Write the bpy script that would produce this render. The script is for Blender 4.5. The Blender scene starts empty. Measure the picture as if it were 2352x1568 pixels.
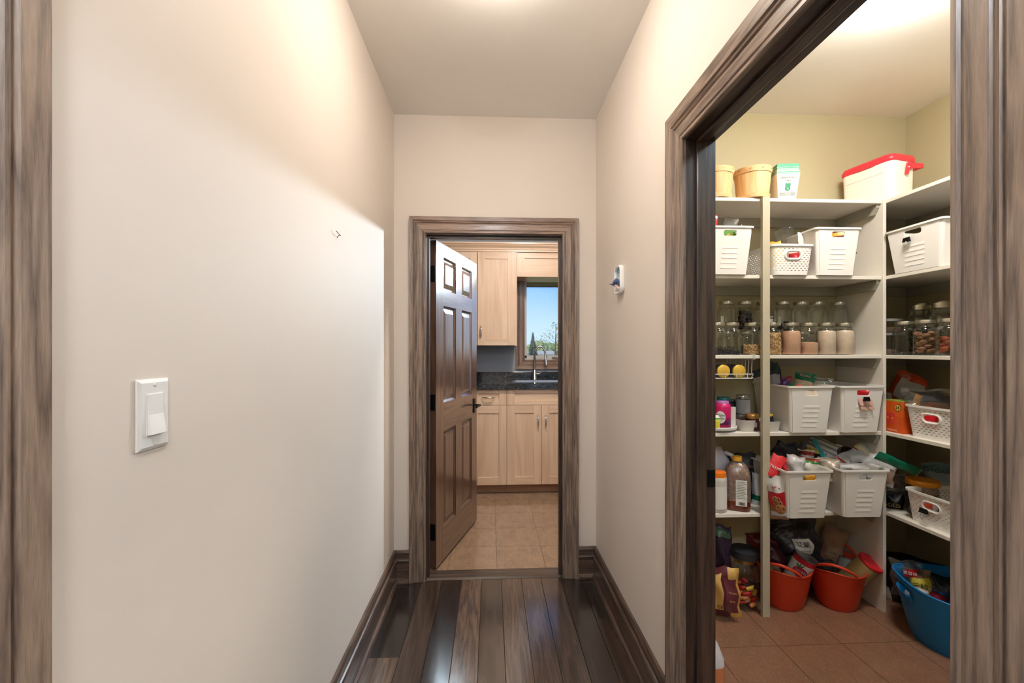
import bpy, math, random
from mathutils import Vector, Matrix
random.seed(7)
SC = bpy.context.scene
COL = SC.collection
PI = math.pi
# ------------------------------------------------------------------ camera
FPX, VX, HY = 1000.0, 48.0, 800.0
TH = math.atan(VX / FPX)
CAMZ = 1.366
SN, CS = math.sin(TH), math.cos(TH)
cam = bpy.data.cameras.new('camera')
cam.sensor_width = 36.0
cam.lens = 36.0 * FPX / 2352.0
cam.shift_y = (HY - 784.0) / 2352.0
cam.clip_start = 0.02
cam.clip_end = 2000
camo = bpy.data.objects.new('camera', cam)
camo.location = (0, 0, CAMZ)
camo.rotation_euler = (PI / 2, 0, -TH)
COL.objects.link(camo)
SC.camera = camo
# ------------------------------------------------------------------ view, world, sun
SC.view_settings.view_transform = 'Standard'
SC.view_settings.look = 'None'
SC.view_settings.gamma = 1.0
SC.view_settings.use_curve_mapping = False
SC.view_settings.exposure = 0.6
SC.cycles.use_denoising = True
SC.cycles.use_light_tree = False
SC.cycles.max_bounces = 6
SC.cycles.diffuse_bounces = 4
SC.cycles.glossy_bounces = 3
SC.cycles.transparent_max_bounces = 24
SC.cycles.caustics_reflective = False
SC.cycles.caustics_refractive = False
SC.cycles.sample_clamp_indirect = 6.0
world = bpy.data.worlds.new('world')
SC.world = world
world.use_nodes = True
wn = world.node_tree
bgn = wn.nodes['Background']
wtc = wn.nodes.new('ShaderNodeTexCoord')
wsp = wn.nodes.new('ShaderNodeSeparateXYZ')
wn.links.new(wtc.outputs['Generated'], wsp.inputs[0])
wrp = wn.nodes.new('ShaderNodeValToRGB')           # clear blue sky, paler towards the horizon
els = wrp.color_ramp.elements
els[0].position = 0.0; els[0].color = (.46, .58, .72, 1)
els[1].position = 1.0; els[1].color = (.07, .19, .55, 1)
for ps_, cl_ in ((.05, (.40, .56, .76, 1)), (.14, (.16, .37, .80, 1)), (.4, (.11, .28, .68, 1))):
    e_ = els.new(ps_); e_.color = cl_
wn.links.new(wsp.outputs[2], wrp.inputs[0])
wn.links.new(wrp.outputs[0], bgn.inputs[0])
bgn.inputs[1].default_value = 1.05
sunl = bpy.data.lights.new('sun', 'SUN')
sunl.energy = 3.2
sunl.angle = 0.01
sunl.color = (1, .95, .86)
suno = bpy.data.objects.new('sun', sunl)
suno.rotation_euler = (math.radians(48), 0, math.radians(-20))   # from behind the house, over the roof
COL.objects.link(suno)
HALL_LAMP, PANTRY_LAMP, KITCHEN_FILL, SPOT_FILL, REAR_FILL = 30.0, 70.0, 80.0, 155.0, 76.0  # kitchen, spot and rear strengths belong to added fill lamps
PANTRY_FILL = 26.0  # strength of the added near pantry dome
WARM = (1.0, .885, .755)
PWARM = (1.0, .92, .82)
COOL = (.72, .88, 1.0)

# ------------------------------------------------------------------ pixel helper (2352 x 1568 frame)
def ray(x, y):
    u = (x - 1176.0) / FPX
    return Vector((SN + u * CS, CS - u * SN, (HY - y) / FPX))
def at(x, y, X=None, Y=None, Z=None):
    r = ray(x, y)
    if Y is not None: t = Y / r.y
    elif X is not None: t = X / r.x
    else: t = (Z - CAMZ) / r.z
    return Vector((0, 0, CAMZ)) + r * t
def pxm(x, Y):            # metres per pixel at column x, plane Y
    return (Y / ray(x, HY).y) / FPX

# ------------------------------------------------------------------ materials
def lin(c):
    r = []
    for v in c[:3]:
        v = v / 255.0
        r.append(v / 12.92 if v <= .04045 else ((v + .055) / 1.055) ** 2.4)
    return (r[0], r[1], r[2], 1.0)
MATS = {}
def newmat(name):
    m = bpy.data.materials.new(name)
    m.use_nodes = True
    nt = m.node_tree
    b = nt.nodes['Principled BSDF']
    return m, nt, b
def mat(name, col=None, rough=.5, metal=0.0, var=.06, vscale=30.0, bump=0.0, bscale=200.0, spec=.5, emit=0.0, coat=0.0, trans=0.0, sss=0.0):
    if name in MATS: return MATS[name]
    m, nt, b = newmat(name)
    tc = nt.nodes.new('ShaderNodeTexCoord')
    n = nt.nodes.new('ShaderNodeTexNoise')
    n.inputs['Scale'].default_value = vscale
    n.inputs['Detail'].default_value = 3
    nt.links.new(tc.outputs['Object'], n.inputs['Vector'])
    r = nt.nodes.new('ShaderNodeValToRGB')
    c = lin(col)
    r.color_ramp.elements[0].position = .3
    r.color_ramp.elements[1].position = .7
    r.color_ramp.elements[0].color = tuple(v * (1 - var) for v in c[:3]) + (1,)
    r.color_ramp.elements[1].color = tuple(min(1, v * (1 + var)) for v in c[:3]) + (1,)
    nt.links.new(n.outputs['Fac'], r.inputs[0])
    nt.links.new(r.outputs[0], b.inputs['Base Color'])
    b.inputs['Roughness'].default_value = rough
    b.inputs['Metallic'].default_value = metal
    b.inputs['Specular IOR Level'].default_value = spec
    if coat:
        b.inputs['Coat Weight'].default_value = coat
        b.inputs['Coat Roughness'].default_value = .12
    if sss:
        b.inputs['Subsurface Weight'].default_value = sss
    if emit:
        b.inputs['Emission Color'].default_value = c
        b.inputs['Emission Strength'].default_value = emit
    if bump:
        n2 = nt.nodes.new('ShaderNodeTexNoise')
        n2.inputs['Scale'].default_value = bscale
        nt.links.new(tc.outputs['Object'], n2.inputs['Vector'])
        bp = nt.nodes.new('ShaderNodeBump')
        bp.inputs['Strength'].default_value = bump
        bp.inputs['Distance'].default_value = .002
        nt.links.new(n2.outputs['Fac'], bp.inputs['Height'])
        nt.links.new(bp.outputs[0], b.inputs['Normal'])
    MATS[name] = m
    return m
def wood(name, dark, light, axis='Z', rough=.4, ring=22.0, contrast=(.25, .8), stretch=.06, coat=0.0, fine=.5, spec=.5, big=.55):
    """stained wood: noise-bent growth rings stretched along one axis plus fine pores"""
    if name in MATS: return MATS[name]
    m, nt, b = newmat(name)
    L = nt.links.new
    tc = nt.nodes.new('ShaderNodeTexCoord')
    oi = nt.nodes.new('ShaderNodeObjectInfo')
    off = nt.nodes.new('ShaderNodeVectorMath'); off.operation = 'SCALE'
    off.inputs[0].default_value = (3.1, 5.7, 4.3)
    L(oi.outputs['Random'], off.inputs['Scale'])
    ad = nt.nodes.new('ShaderNodeVectorMath'); ad.operation = 'ADD'
    L(tc.outputs['Object'], ad.inputs[0]); L(off.outputs[0], ad.inputs[1])
    mp = nt.nodes.new('ShaderNodeMapping')
    s = [1, 1, 1]; s['XYZ'.index(axis)] = stretch
    mp.inputs['Scale'].default_value = s
    L(ad.outputs[0], mp.inputs['Vector'])
    n1 = nt.nodes.new('ShaderNodeTexNoise')
    n1.inputs['Scale'].default_value = ring * .55
    n1.inputs['Detail'].default_value = 2.0
    L(mp.outputs[0], n1.inputs['Vector'])
    mu = nt.nodes.new('ShaderNodeMath'); mu.operation = 'MULTIPLY'; mu.inputs[1].default_value = 9.0
    L(n1.outputs['Fac'], mu.inputs[0])
    sn = nt.nodes.new('ShaderNodeMath'); sn.operation = 'PINGPONG'; sn.inputs[1].default_value = 1.0
    L(mu.outputs[0], sn.inputs[0])
    n2 = nt.nodes.new('ShaderNodeTexNoise')
    n2.inputs['Scale'].default_value = ring * 9
    n2.inputs['Detail'].default_value = 4.0
    L(mp.outputs[0], n2.inputs['Vector'])
    mx = nt.nodes.new('ShaderNodeMix'); mx.data_type = 'FLOAT'
    mx.inputs[0].default_value = fine
    L(sn.outputs[0], mx.inputs[2]); L(n2.outputs['Fac'], mx.inputs[3])
    r = nt.nodes.new('ShaderNodeValToRGB')
    r.color_ramp.elements[0].position = contrast[0]
    r.color_ramp.elements[1].position = contrast[1]
    r.color_ramp.elements[0].color = lin(dark)
    r.color_ramp.elements[1].color = lin(light)
    L(mx.outputs[0], r.inputs[0])
    L(r.outputs[0], b.inputs['Base Color'])
    b.inputs['Roughness'].default_value = rough
    b.inputs['Specular IOR Level'].default_value = spec
    if coat:
        b.inputs['Coat Weight'].default_value = coat
        b.inputs['Coat Roughness'].default_value = .15
        b.inputs['Coat IOR'].default_value = 1.5 + max(0, coat - .3) * .6
    bp = nt.nodes.new('ShaderNodeBump')
    bp.inputs['Strength'].default_value = .12
    bp.inputs['Distance'].default_value = .001
    L(mx.outputs[0], bp.inputs['Height'])
    L(bp.outputs[0], b.inputs['Normal'])
    MATS[name] = m
    return m
def glassy(name, tint=(1, 1, 1), refl=.10, rough=.03, wrinkle=0.0, haze=0.0, wscale=30.0):
    """thin clear sheet: transparent with a fresnel reflection and optionally some milky haze"""
    if name in MATS: return MATS[name]
    m = bpy.data.materials.new(name); m.use_nodes = True
    nt = m.node_tree; L = nt.links.new
    nt.nodes.remove(nt.nodes['Principled BSDF'])
    out = nt.nodes['Material Output']
    t = nt.nodes.new('ShaderNodeBsdfTransparent'); t.inputs[0].default_value = tuple(tint) + (1,)
    g = nt.nodes.new('ShaderNodeBsdfGlossy'); g.inputs['Roughness'].default_value = rough
    lw = nt.nodes.new('ShaderNodeLayerWeight'); lw.inputs[0].default_value = .35
    mr = nt.nodes.new('ShaderNodeMapRange')
    mr.inputs[3].default_value = refl * .5; mr.inputs[4].default_value = min(1, refl * 6)
    L(lw.outputs['Fresnel'], mr.inputs[0])
    mix = nt.nodes.new('ShaderNodeMixShader')
    L(mr.outputs[0], mix.inputs[0]); L(t.outputs[0], mix.inputs[1]); L(g.outputs[0], mix.inputs[2])
    last = mix
    if haze:
        d = nt.nodes.new('ShaderNodeBsdfDiffuse'); d.inputs[0].default_value = (.85, .86, .88, 1)
        m2 = nt.nodes.new('ShaderNodeMixShader'); m2.inputs[0].default_value = haze
        L(mix.outputs[0], m2.inputs[1]); L(d.outputs[0], m2.inputs[2]); last = m2
    if wrinkle:
        tc = nt.nodes.new('ShaderNodeTexCoord')
        n = nt.nodes.new('ShaderNodeTexNoise'); n.inputs['Scale'].default_value = wscale; n.inputs['Detail'].default_value = 4
        L(tc.outputs['Object'], n.inputs['Vector'])
        bp = nt.nodes.new('ShaderNodeBump'); bp.inputs['Strength'].default_value = wrinkle; bp.inputs['Distance'].default_value = .01
        L(n.outputs['Fac'], bp.inputs['Height']); L(bp.outputs[0], g.inputs['Normal'])
    L(last.outputs[0], out.inputs['Surface'])
    MATS[name] = m
    return m
def speckle(name, base, s1, s2, rough=.35, scale=60.0, amount=(.62, .70), stretch=(1, 1, 1), coat=0.0):
    if name in MATS: return MATS[name]
    m, nt, b = newmat(name); L = nt.links.new
    tc = nt.nodes.new('ShaderNodeTexCoord')
    oi = nt.nodes.new('ShaderNodeObjectInfo')
    off = nt.nodes.new('ShaderNodeVectorMath'); off.operation = 'SCALE'; off.inputs[0].default_value = (7, 9, 3)
    L(oi.outputs['Random'], off.inputs['Scale'])
    ad = nt.nodes.new('ShaderNodeVectorMath'); ad.operation = 'ADD'
    L(tc.outputs['Object'], ad.inputs[0]); L(off.outputs[0], ad.inputs[1])
    mp = nt.nodes.new('ShaderNodeMapping'); mp.inputs['Scale'].default_value = stretch
    mp.inputs['Rotation'].default_value = (0, 0, .6)
    L(ad.outputs[0], mp.inputs[0])
    def ns(sc, det):
        n = nt.nodes.new('ShaderNodeTexNoise'); n.inputs['Scale'].default_value = sc; n.inputs['Detail'].default_value = det
        n.inputs['Distortion'].default_value = .8
        L(mp.outputs[0], n.inputs['Vector']); return n
    def ramp(a, c):
        r = nt.nodes.new('ShaderNodeMapRange'); r.inputs[1].default_value = a; r.inputs[2].default_value = c; return r
    def mixc(fac, ca, cb):
        x = nt.nodes.new('ShaderNodeMix'); x.data_type = 'RGBA'
        L(fac, x.inputs[0])
        if isinstance(ca, tuple): x.inputs[6].default_value = ca
        else: L(ca, x.inputs[6])
        x.inputs[7].default_value = cb
        return x.outputs[2]
    n0 = ns(scale * .12, 3); r0 = ramp(.35, .7); L(n0.outputs['Fac'], r0.inputs[0])
    c0 = mixc(r0.outputs[0], lin(base), tuple(v * .78 for v in lin(base)[:3]) + (1,))
    n1 = ns(scale, 3); r1 = ramp(*amount); L(n1.outputs['Fac'], r1.inputs[0])
    c1 = mixc(r1.outputs[0], c0, lin(s1))
    n2 = ns(scale * 1.7, 3); r2 = ramp(amount[0] + .01, amount[1] + .01); L(n2.outputs['Fac'], r2.inputs[0])
    c2 = mixc(r2.outputs[0], c1, lin(s2))
    L(c2, b.inputs['Base Color'])
    b.inputs['Roughness'].default_value = rough
    if coat: b.inputs['Coat Weight'].default_value = coat; b.inputs['Coat Roughness'].default_value = .08
    MATS[name] = m
    return m
def bands(name, stops, axis='Z', size=1.0, rough=.35, spec=.5, wrinkle=.25, coat=0.0):
    """flat print: hard colour bands along an object axis (0..size)"""
    if name in MATS: return MATS[name]
    m, nt, b = newmat(name); L = nt.links.new
    tc = nt.nodes.new('ShaderNodeTexCoord')
    sp = nt.nodes.new('ShaderNodeSeparateXYZ'); L(tc.outputs['Object'], sp.inputs[0])
    dv = nt.nodes.new('ShaderNodeMath'); dv.operation = 'DIVIDE'; dv.inputs[1].default_value = size
    L(sp.outputs['XYZ'.index(axis)], dv.inputs[0])
    r = nt.nodes.new('ShaderNodeValToRGB'); r.color_ramp.interpolation = 'CONSTANT'
    els = r.color_ramp.elements
    els[0].position = stops[0][0]; els[0].color = lin(stops[0][1])
    els[1].position = stops[1][0]; els[1].color = lin(stops[1][1])
    for p, c in stops[2:]:
        e = els.new(p); e.color = lin(c)
    L(dv.outputs[0], r.inputs[0]); L(r.outputs[0], b.inputs['Base Color'])
    b.inputs['Roughness'].default_value = rough
    b.inputs['Specular IOR Level'].default_value = spec
    if coat: b.inputs['Coat Weight'].default_value = coat
    if wrinkle:
        n = nt.nodes.new('ShaderNodeTexNoise'); n.inputs['Scale'].default_value = 45; n.inputs['Detail'].default_value = 4
        L(tc.outputs['Object'], n.inputs['Vector'])
        bp = nt.nodes.new('ShaderNodeBump'); bp.inputs['Strength'].default_value = wrinkle; bp.inputs['Distance'].default_value = .008
        L(n.outputs['Fac'], bp.inputs['Height']); L(bp.outputs[0], b.inputs['Normal'])
    MATS[name] = m
    return m
def foil(name, col, rough=.3, metal=0.0, wrinkle=.4, wscale=40.0):
    if name in MATS: return MATS[name]
    m, nt, b = newmat(name); L = nt.links.new
    tc = nt.nodes.new('ShaderNodeTexCoord')
    n = nt.nodes.new('ShaderNodeTexNoise'); n.inputs['Scale'].default_value = wscale; n.inputs['Detail'].default_value = 4
    L(tc.outputs['Object'], n.inputs['Vector'])
    r = nt.nodes.new('ShaderNodeValToRGB'); c = lin(col)
    r.color_ramp.elements[0].color = tuple(v * .82 for v in c[:3]) + (1,); r.color_ramp.elements[1].color = tuple(min(1, v * 1.12) for v in c[:3]) + (1,)
    L(n.outputs['Fac'], r.inputs[0]); L(r.outputs[0], b.inputs['Base Color'])
    b.inputs['Roughness'].default_value = rough; b.inputs['Metallic'].default_value = metal
    bp = nt.nodes.new('ShaderNodeBump'); bp.inputs['Strength'].default_value = wrinkle; bp.inputs['Distance'].default_value = .008
    L(n.outputs['Fac'], bp.inputs['Height']); L(bp.outputs[0], b.inputs['Normal'])
    MATS[name] = m
    return m

# ------------------------------------------------------------------ mesh builder
class MB:
    def __init__(s): s.v = []; s.f = []
    def add(s, vs, fs):
        o = len(s.v)
        s.v += [tuple(p) for p in vs]
        s.f += [tuple(i + o for i in f) for f in fs]
        return s
    def box(s, x0, x1, y0, y1, z0, z1):
        return s.add([(x0, y0, z0), (x1, y0, z0), (x1, y1, z0), (x0, y1, z0), (x0, y0, z1), (x1, y0, z1), (x1, y1, z1), (x0, y1, z1)],
                     [(0, 3, 2, 1), (4, 5, 6, 7), (0, 1, 5, 4), (1, 2, 6, 5), (2, 3, 7, 6), (3, 0, 4, 7)])
    def loft(s, loops, cap0=True, cap1=True, closed=True):
        n = len(loops[0]); vs = []; fs = []
        for l in loops: vs += list(l)
        for i in range(len(loops) - 1):
            for j in range(n if closed else n - 1):
                k = (j + 1) % n
                fs.append((i * n + j, i * n + k, (i + 1) * n + k, (i + 1) * n + j))
        if cap0: fs.append(tuple(range(n - 1, -1, -1)))
        if cap1: fs.append(tuple((len(loops) - 1) * n + j for j in range(n)))
        return s.add(vs, fs)
    def lathe(s, prof, n=24, c=(0, 0, 0), sx=1.0, sy=1.0, cap0=True, cap1=True):
        loops = []
        for r, z in prof:
            loops.append([(c[0] + r * sx * math.cos(2 * PI * j / n), c[1] + r * sy * math.sin(2 * PI * j / n), c[2] + z) for j in range(n)])
        return s.loft(loops, cap0, cap1)
    def tube(s, pts, r, n=8, closed=False):
        pts = [Vector(p) for p in pts]; loops = []; m = len(pts); ref = None
        for i, p in enumerate(pts):
            a = pts[(i - 1) % m] if (closed or i > 0) else p
            b = pts[(i + 1) % m] if (closed or i < m - 1) else p
            d = (b - a).normalized()
            if ref is None:
                ref = Vector((0, 0, 1)) if abs(d.z) < .9 else Vector((1, 0, 0))
            sd = d.cross(ref)
            if sd.length < 1e-5: sd = d.cross(Vector((0, 1, .3)))
            sd.normalize(); up = sd.cross(d).normalized(); ref = up
            rr = r[i] if isinstance(r, (list, tuple)) else r
            loops.append([p + sd * math.cos(2 * PI * j / n) * rr + up * math.sin(2 * PI * j / n) * rr for j in range(n)])
        if closed:
            loops.append(loops[0]); return s.loft(loops, False, False)
        return s.loft(loops)
    def build(s, name, m, parent=None, smooth=False, bevel=0.0, solid=0.0, sub=0, loc=None, bseg=2):
        me = bpy.data.meshes.new(name)
        me.from_pydata(s.v, [], s.f)
        me.validate(); me.update()
        return link(name, me, m, parent, smooth, bevel, solid, sub, loc, bseg)
def link(name, me, m, parent=None, smooth=False, bevel=0.0, solid=0.0, sub=0, loc=None, bseg=2):
    if m is not None and not me.materials: me.materials.append(m)
    if smooth and len(me.polygons):
        me.polygons.foreach_set('use_smooth', [True] * len(me.polygons))
        try: me.set_sharp_from_angle(angle=math.radians(50))
        except Exception: pass
    o = bpy.data.objects.new(name, me)
    COL.objects.link(o)
    if parent is not None: o.parent = parent
    if loc is not None: o.location = loc
    if solid:
        q = o.modifiers.new('solid', 'SOLIDIFY'); q.thickness = solid; q.offset = -1
    if bevel:
        q = o.modifiers.new('bevel', 'BEVEL'); q.width = bevel; q.segments = bseg; q.limit_method = 'ANGLE'
    if sub:
        q = o.modifiers.new('sub', 'SUBSURF'); q.levels = sub; q.render_levels = sub
    return o
def tag(o, label, cat, group=None, kind=None):
    o['label'] = label; o['category'] = cat
    if group: o['group'] = group
    if kind: o['kind'] = kind
    return o
def thing(name, label, cat, loc=(0, 0, 0), rz=0.0, group=None, kind=None):
    o = bpy.data.objects.new(name, None)
    o.empty_display_size = .05
    COL.objects.link(o)
    o.location = loc; o.rotation_euler = (0, 0, rz)
    return tag(o, label, cat, group, kind)
def orient(o, loc, xa, ya, za):
    M = Matrix((xa, ya, za)).transposed().to_4x4()
    M.translation = loc
    o.matrix_world = M
def textmesh(body, size, name='lettering', m=None, parent=None, loc=(0, 0, 0), rot=(PI / 2, 0, 0), align='CENTER', ext=.0004, sx=1.0):
    cu = bpy.data.curves.new(name, 'FONT')
    cu.body = body; cu.size = size; cu.align_x = align; cu.align_y = 'CENTER'; cu.extrude = ext
    cu.resolution_u = 3
    o = bpy.data.objects.new(name, cu)
    COL.objects.link(o)
    dg = bpy.context.evaluated_depsgraph_get()
    me = bpy.data.meshes.new_from_object(o.evaluated_get(dg))
    bpy.data.objects.remove(o); bpy.data.curves.remove(cu)
    me.materials.clear()
    q = link(name, me, m, parent)
    q.location = loc; q.rotation_euler = rot; q.scale = (sx, 1, 1)
    return q
def rrect(w, h, r, n=4, cx=0.0, cy=0.0):
    pts = []
    for (sx, sy, a0) in ((1, 1, 0), (-1, 1, 90), (-1, -1, 180), (1, -1, 270)):
        for i in range(n + 1):
            a = math.radians(a0 + 90 * i / n)
            pts.append((cx + sx * (w / 2 - r) + r * math.cos(a), cy + sy * (h / 2 - r) + r * math.sin(a)))
    return pts

# ------------------------------------------------------------------ shared materials
M_HALL = mat('hall_paint', (227, 217, 207), .62, var=.012, vscale=3, bump=.03, bscale=350, spec=.3)
M_PANTRY = mat('pantry_paint', (188, 178, 146), .6, var=.012, vscale=3, spec=.3)
M_KITP = mat('kitchen_paint', (170, 172, 178), .6, var=.012, vscale=3, spec=.3)
M_CEIL = mat('ceiling_paint', (242, 239, 235), .75, var=.01, vscale=4, spec=.2)
M_TRZ = wood('trim_wood_upright', (78, 64, 56), (168, 146, 128), 'Z', .34, 70, (.12, .92), .06, coat=.25, fine=.55)
M_TRX = wood('trim_wood_across', (82, 64, 54), (178, 148, 128), 'X', .34, 70, (.12, .92), .06, coat=.25, fine=.55)
M_TRY = wood('trim_wood_along', (78, 64, 56), (168, 146, 128), 'Y', .34, 70, (.12, .92), .06, coat=.25, fine=.55)
M_BSY = wood('baseboard_wood_along', (46, 35, 30), (112, 90, 78), 'Y', .3, 60, (.16, .9), .06, coat=.4, fine=.55)
M_BSX = wood('baseboard_wood_across', (46, 35, 30), (112, 90, 78), 'X', .3, 60, (.16, .9), .06, coat=.4, fine=.55)
M_JAMB = wood('jamb_wood', (36, 27, 23), (92, 71, 60), 'Z', .38, 50, (.16, .92), .06, coat=.2)
M_JAMBY = wood('jamb_wood_along', (34, 25, 21), (84, 64, 54), 'Y', .38, 50, (.16, .92), .06, coat=.2)
M_JAMBX = wood('jamb_wood_across', (34, 25, 21), (84, 64, 54), 'X', .38, 50, (.16, .92), .06, coat=.2)
M_DOOR = wood('door_wood', (62, 42, 32), (118, 88, 70), 'Z', .3, 44, (.05, 1.0), .05, coat=1.0)
M_DOORX = wood('door_wood_across', (62, 42, 32), (118, 88, 70), 'X', .3, 44, (.05, 1.0), .05, coat=1.0)
M_BLACK = mat('black_metal', (22, 21, 22), .4, .6)
M_CHROME = mat('brushed_nickel', (205, 203, 198), .22, 1.0, var=.02)
M_STEEL = mat('sink_steel', (200, 202, 205), .25, 1.0, var=.02)
M_MAPLE = wood('maple_upright', (212, 176, 144), (236, 206, 176), 'Z', .38, 14, (.1, .95), .05, coat=.15)
M_MAPLEX = wood('maple_across', (212, 176, 144), (236, 206, 176), 'X', .38, 14, (.1, .95), .05, coat=.15)
M_SHELF = mat('shelf_white', (226, 220, 210), .45, var=.01)
M_POST = mat('post_paint', (186, 177, 156), .5, var=.02)
M_CLEAT = mat('cleat_paint', (166, 162, 150), .55, var=.02)
M_BIN = mat('white_plastic', (236, 233, 230), .38, var=.01, spec=.4)
M_WHITE = mat('white_gloss', (240, 240, 238), .35, var=.01)
M_PAPER = mat('paper_white', (225, 222, 216), .7, var=.03)
M_INK = mat('black_ink', (28, 28, 32), .6)

CEIL = 2.737
XL, XR, YB = -0.568, 0.627, 2.58        # hall left, right and end wall faces
WT = .12
# ================================================================== STRUCTURE
def S(o, label, cat): return tag(o, label, cat, kind='structure')
# hall walls
S(MB().box(XL - .12, XL, .45, YB + WT, -.05, CEIL).box(XL - .12, XL, -1.3, .45, 2.13, CEIL).box(XL - .12, XL, -1.3, -.47, -.05, 2.13).build('wall_left', M_HALL),
  'plain greige hallway wall carrying the light switch', 'wall')
S(MB().box(XR, XR + .06, 1.385, YB, -.05, CEIL).box(XR, XR + .06, -1.3, .553, -.05, CEIL).box(XR, XR + .06, .553, 1.385, 2.05, CEIL).build('wall_right', M_HALL),
  'greige hallway wall around the pantry doorway', 'wall')
S(MB().box(XL, -.395, YB, YB + .06, -.05, CEIL).box(.435, XR + .06, YB, YB + .06, -.05, CEIL).box(-.395, .435, YB, YB + .06, 2.055, CEIL).build('wall_end', M_HALL),
  'greige end wall of the hallway around the kitchen doorway', 'wall')
S(MB().box(-1.3, 1.4, -1.42, -1.3, -.05, CEIL).build('wall_behind', M_HALL), 'plain greige wall closing the hallway behind the viewpoint', 'wall')
S(MB().box(XL - .12, XR + .06, -1.3, YB + .06, CEIL, CEIL + .1).build('ceiling', M_CEIL), 'white hallway ceiling', 'ceiling')
# pantry shell
PX1, PY1, PX0, PY0 = 2.46, 2.47, XR + .10, -.5
S(MB().box(XR + .06, PX0, 1.385, PY1, -.05, CEIL).box(XR + .06, PX0, PY0, .553, -.05, CEIL).box(XR + .06, PX0, .553, 1.385, 2.05, CEIL).build('wall_pantry_doorway', M_PANTRY),
  'olive beige pantry side of the doorway wall', 'wall')
S(MB().box(XR + .06, PX1 + .1, PY1, PY1 + .1, -.05, CEIL).build('wall_pantry_back', M_PANTRY), 'olive beige pantry wall behind the shelves', 'wall')
S(MB().box(PX1, PX1 + .1, PY0, PY1, -.05, CEIL).build('wall_pantry_side', M_PANTRY), 'olive beige pantry wall beside the cooler', 'wall')
S(MB().box(XR + .06, PX1 + .1, PY0 - .1, PY0, -.05, CEIL).build('wall_pantry_near', M_PANTRY), 'olive beige pantry wall nearest the viewpoint', 'wall')
S(MB().box(XR + .06, PX1 + .1, PY0 - .1, PY1 + .1, CEIL, CEIL + .1).build('ceiling_pantry', M_CEIL), 'white pantry ceiling around the dome light', 'ceiling')
# kitchen shell
KX0, KX1, KY0, KY1 = -1.25, 1.9, YB + .12, 4.68
S(MB().box(KX0, -.395, YB + .06, KY0, -.05, CEIL).box(.435, KX1, YB + .06, KY0, -.05, CEIL).box(-.395, .435, YB + .06, KY0, 2.055, CEIL).build('wall_kitchen_doorway', M_KITP),
  'grey kitchen side of the doorway wall', 'wall')
WX0, WX1, WZ0, WZ1 = .355, 1.33, 1.235, 2.13
S(MB().box(KX0, WX0, KY1, KY1 + .16, -.05, CEIL).box(WX1, KX1, KY1, KY1 + .16, -.05, CEIL).box(WX0, WX1, KY1, KY1 + .16, -.05, WZ0).box(WX0, WX1, KY1, KY1 + .16, WZ1, CEIL).build('wall_kitchen_window', M_KITP),
  'blue grey kitchen wall around the sink window', 'wall')
S(MB().box(KX0 - .1, KX0, KY0, KY1, -.05, CEIL).build('wall_kitchen_side', M_KITP), 'grey kitchen side wall behind the open door', 'wall')
S(MB().box(KX1, KX1 + .1, KY0, KY1, -.05, CEIL).build('wall_kitchen_far_side', M_KITP), 'grey kitchen side wall past the sink', 'wall')
S(MB().box(KX0 - .1, KX1 + .1, YB + .06, KY1 + .16, CEIL, CEIL + .1).build('ceiling_kitchen', M_CEIL), 'white kitchen ceiling', 'ceiling')

# ---- floors with separate planks and tiles
fl = S(MB().box(XL - .12, XR + .06, -1.3, YB + .005, -.05, -.012).build('floor', mat('floor_base', (30, 24, 20), .8)), 'dark brown plank floor of the hallway', 'floor')
tones = [(34, 26, 22), (62, 48, 40), (40, 32, 27), (92, 74, 62), (62, 50, 43), (84, 68, 58), (78, 64, 56), (70, 58, 50), (46, 36, 30), (42, 33, 28), (52, 41, 34)]
ends = {0: [.4, 1.95], 1: [.9], 2: [1.4], 3: [.2, 1.55], 4: [1.2], 5: [.6], 6: [1.62], 7: [.95], 8: [.5], 9: [.3, 2.18], 10: [1.1]}
for k in range(11):
    x0, x1 = max(XL - .01, -.524 + .117 * k), min(XR + .005, -.407 + .117 * k)
    if k == 0: x0 = XL - .01
    if x1 - x0 < .004: continue
    cuts = [-1.3] + ends[k] + [YB + .004]
    for i in range(len(cuts) - 1):
        t = tones[(k + i * 3) % 11] if i < len(cuts) - 2 else tones[k]
        d = tuple(int(c * .62) for c in t); l = tuple(min(255, int(c * 1.22)) for c in t)
        mm = wood('plank_%d_%d_%d' % t, d, l, 'Y', .2, 52, (.0, 1.0), .07, coat=.6, fine=.4)
        q = MB().box(x0 + .0007, x1 - .0007, cuts[i] + .0007, cuts[i + 1] - .0007, -.012, 0).build('plank', mm, fl, bevel=.0012, bseg=1)
M_KTILE = speckle('kitchen_tile', (160, 132, 108), (178, 150, 124), (132, 104, 82), .12, 150, (.58, .68), (1, .5, 1), coat=.5)
kf = S(MB().box(KX0, KX1, YB + .11, KY1, -.05, -.006).build('floor_kitchen', mat('grout', (92, 66, 48), .8)), 'tan speckled tile floor of the kitchen', 'floor')
tl = {}
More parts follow.
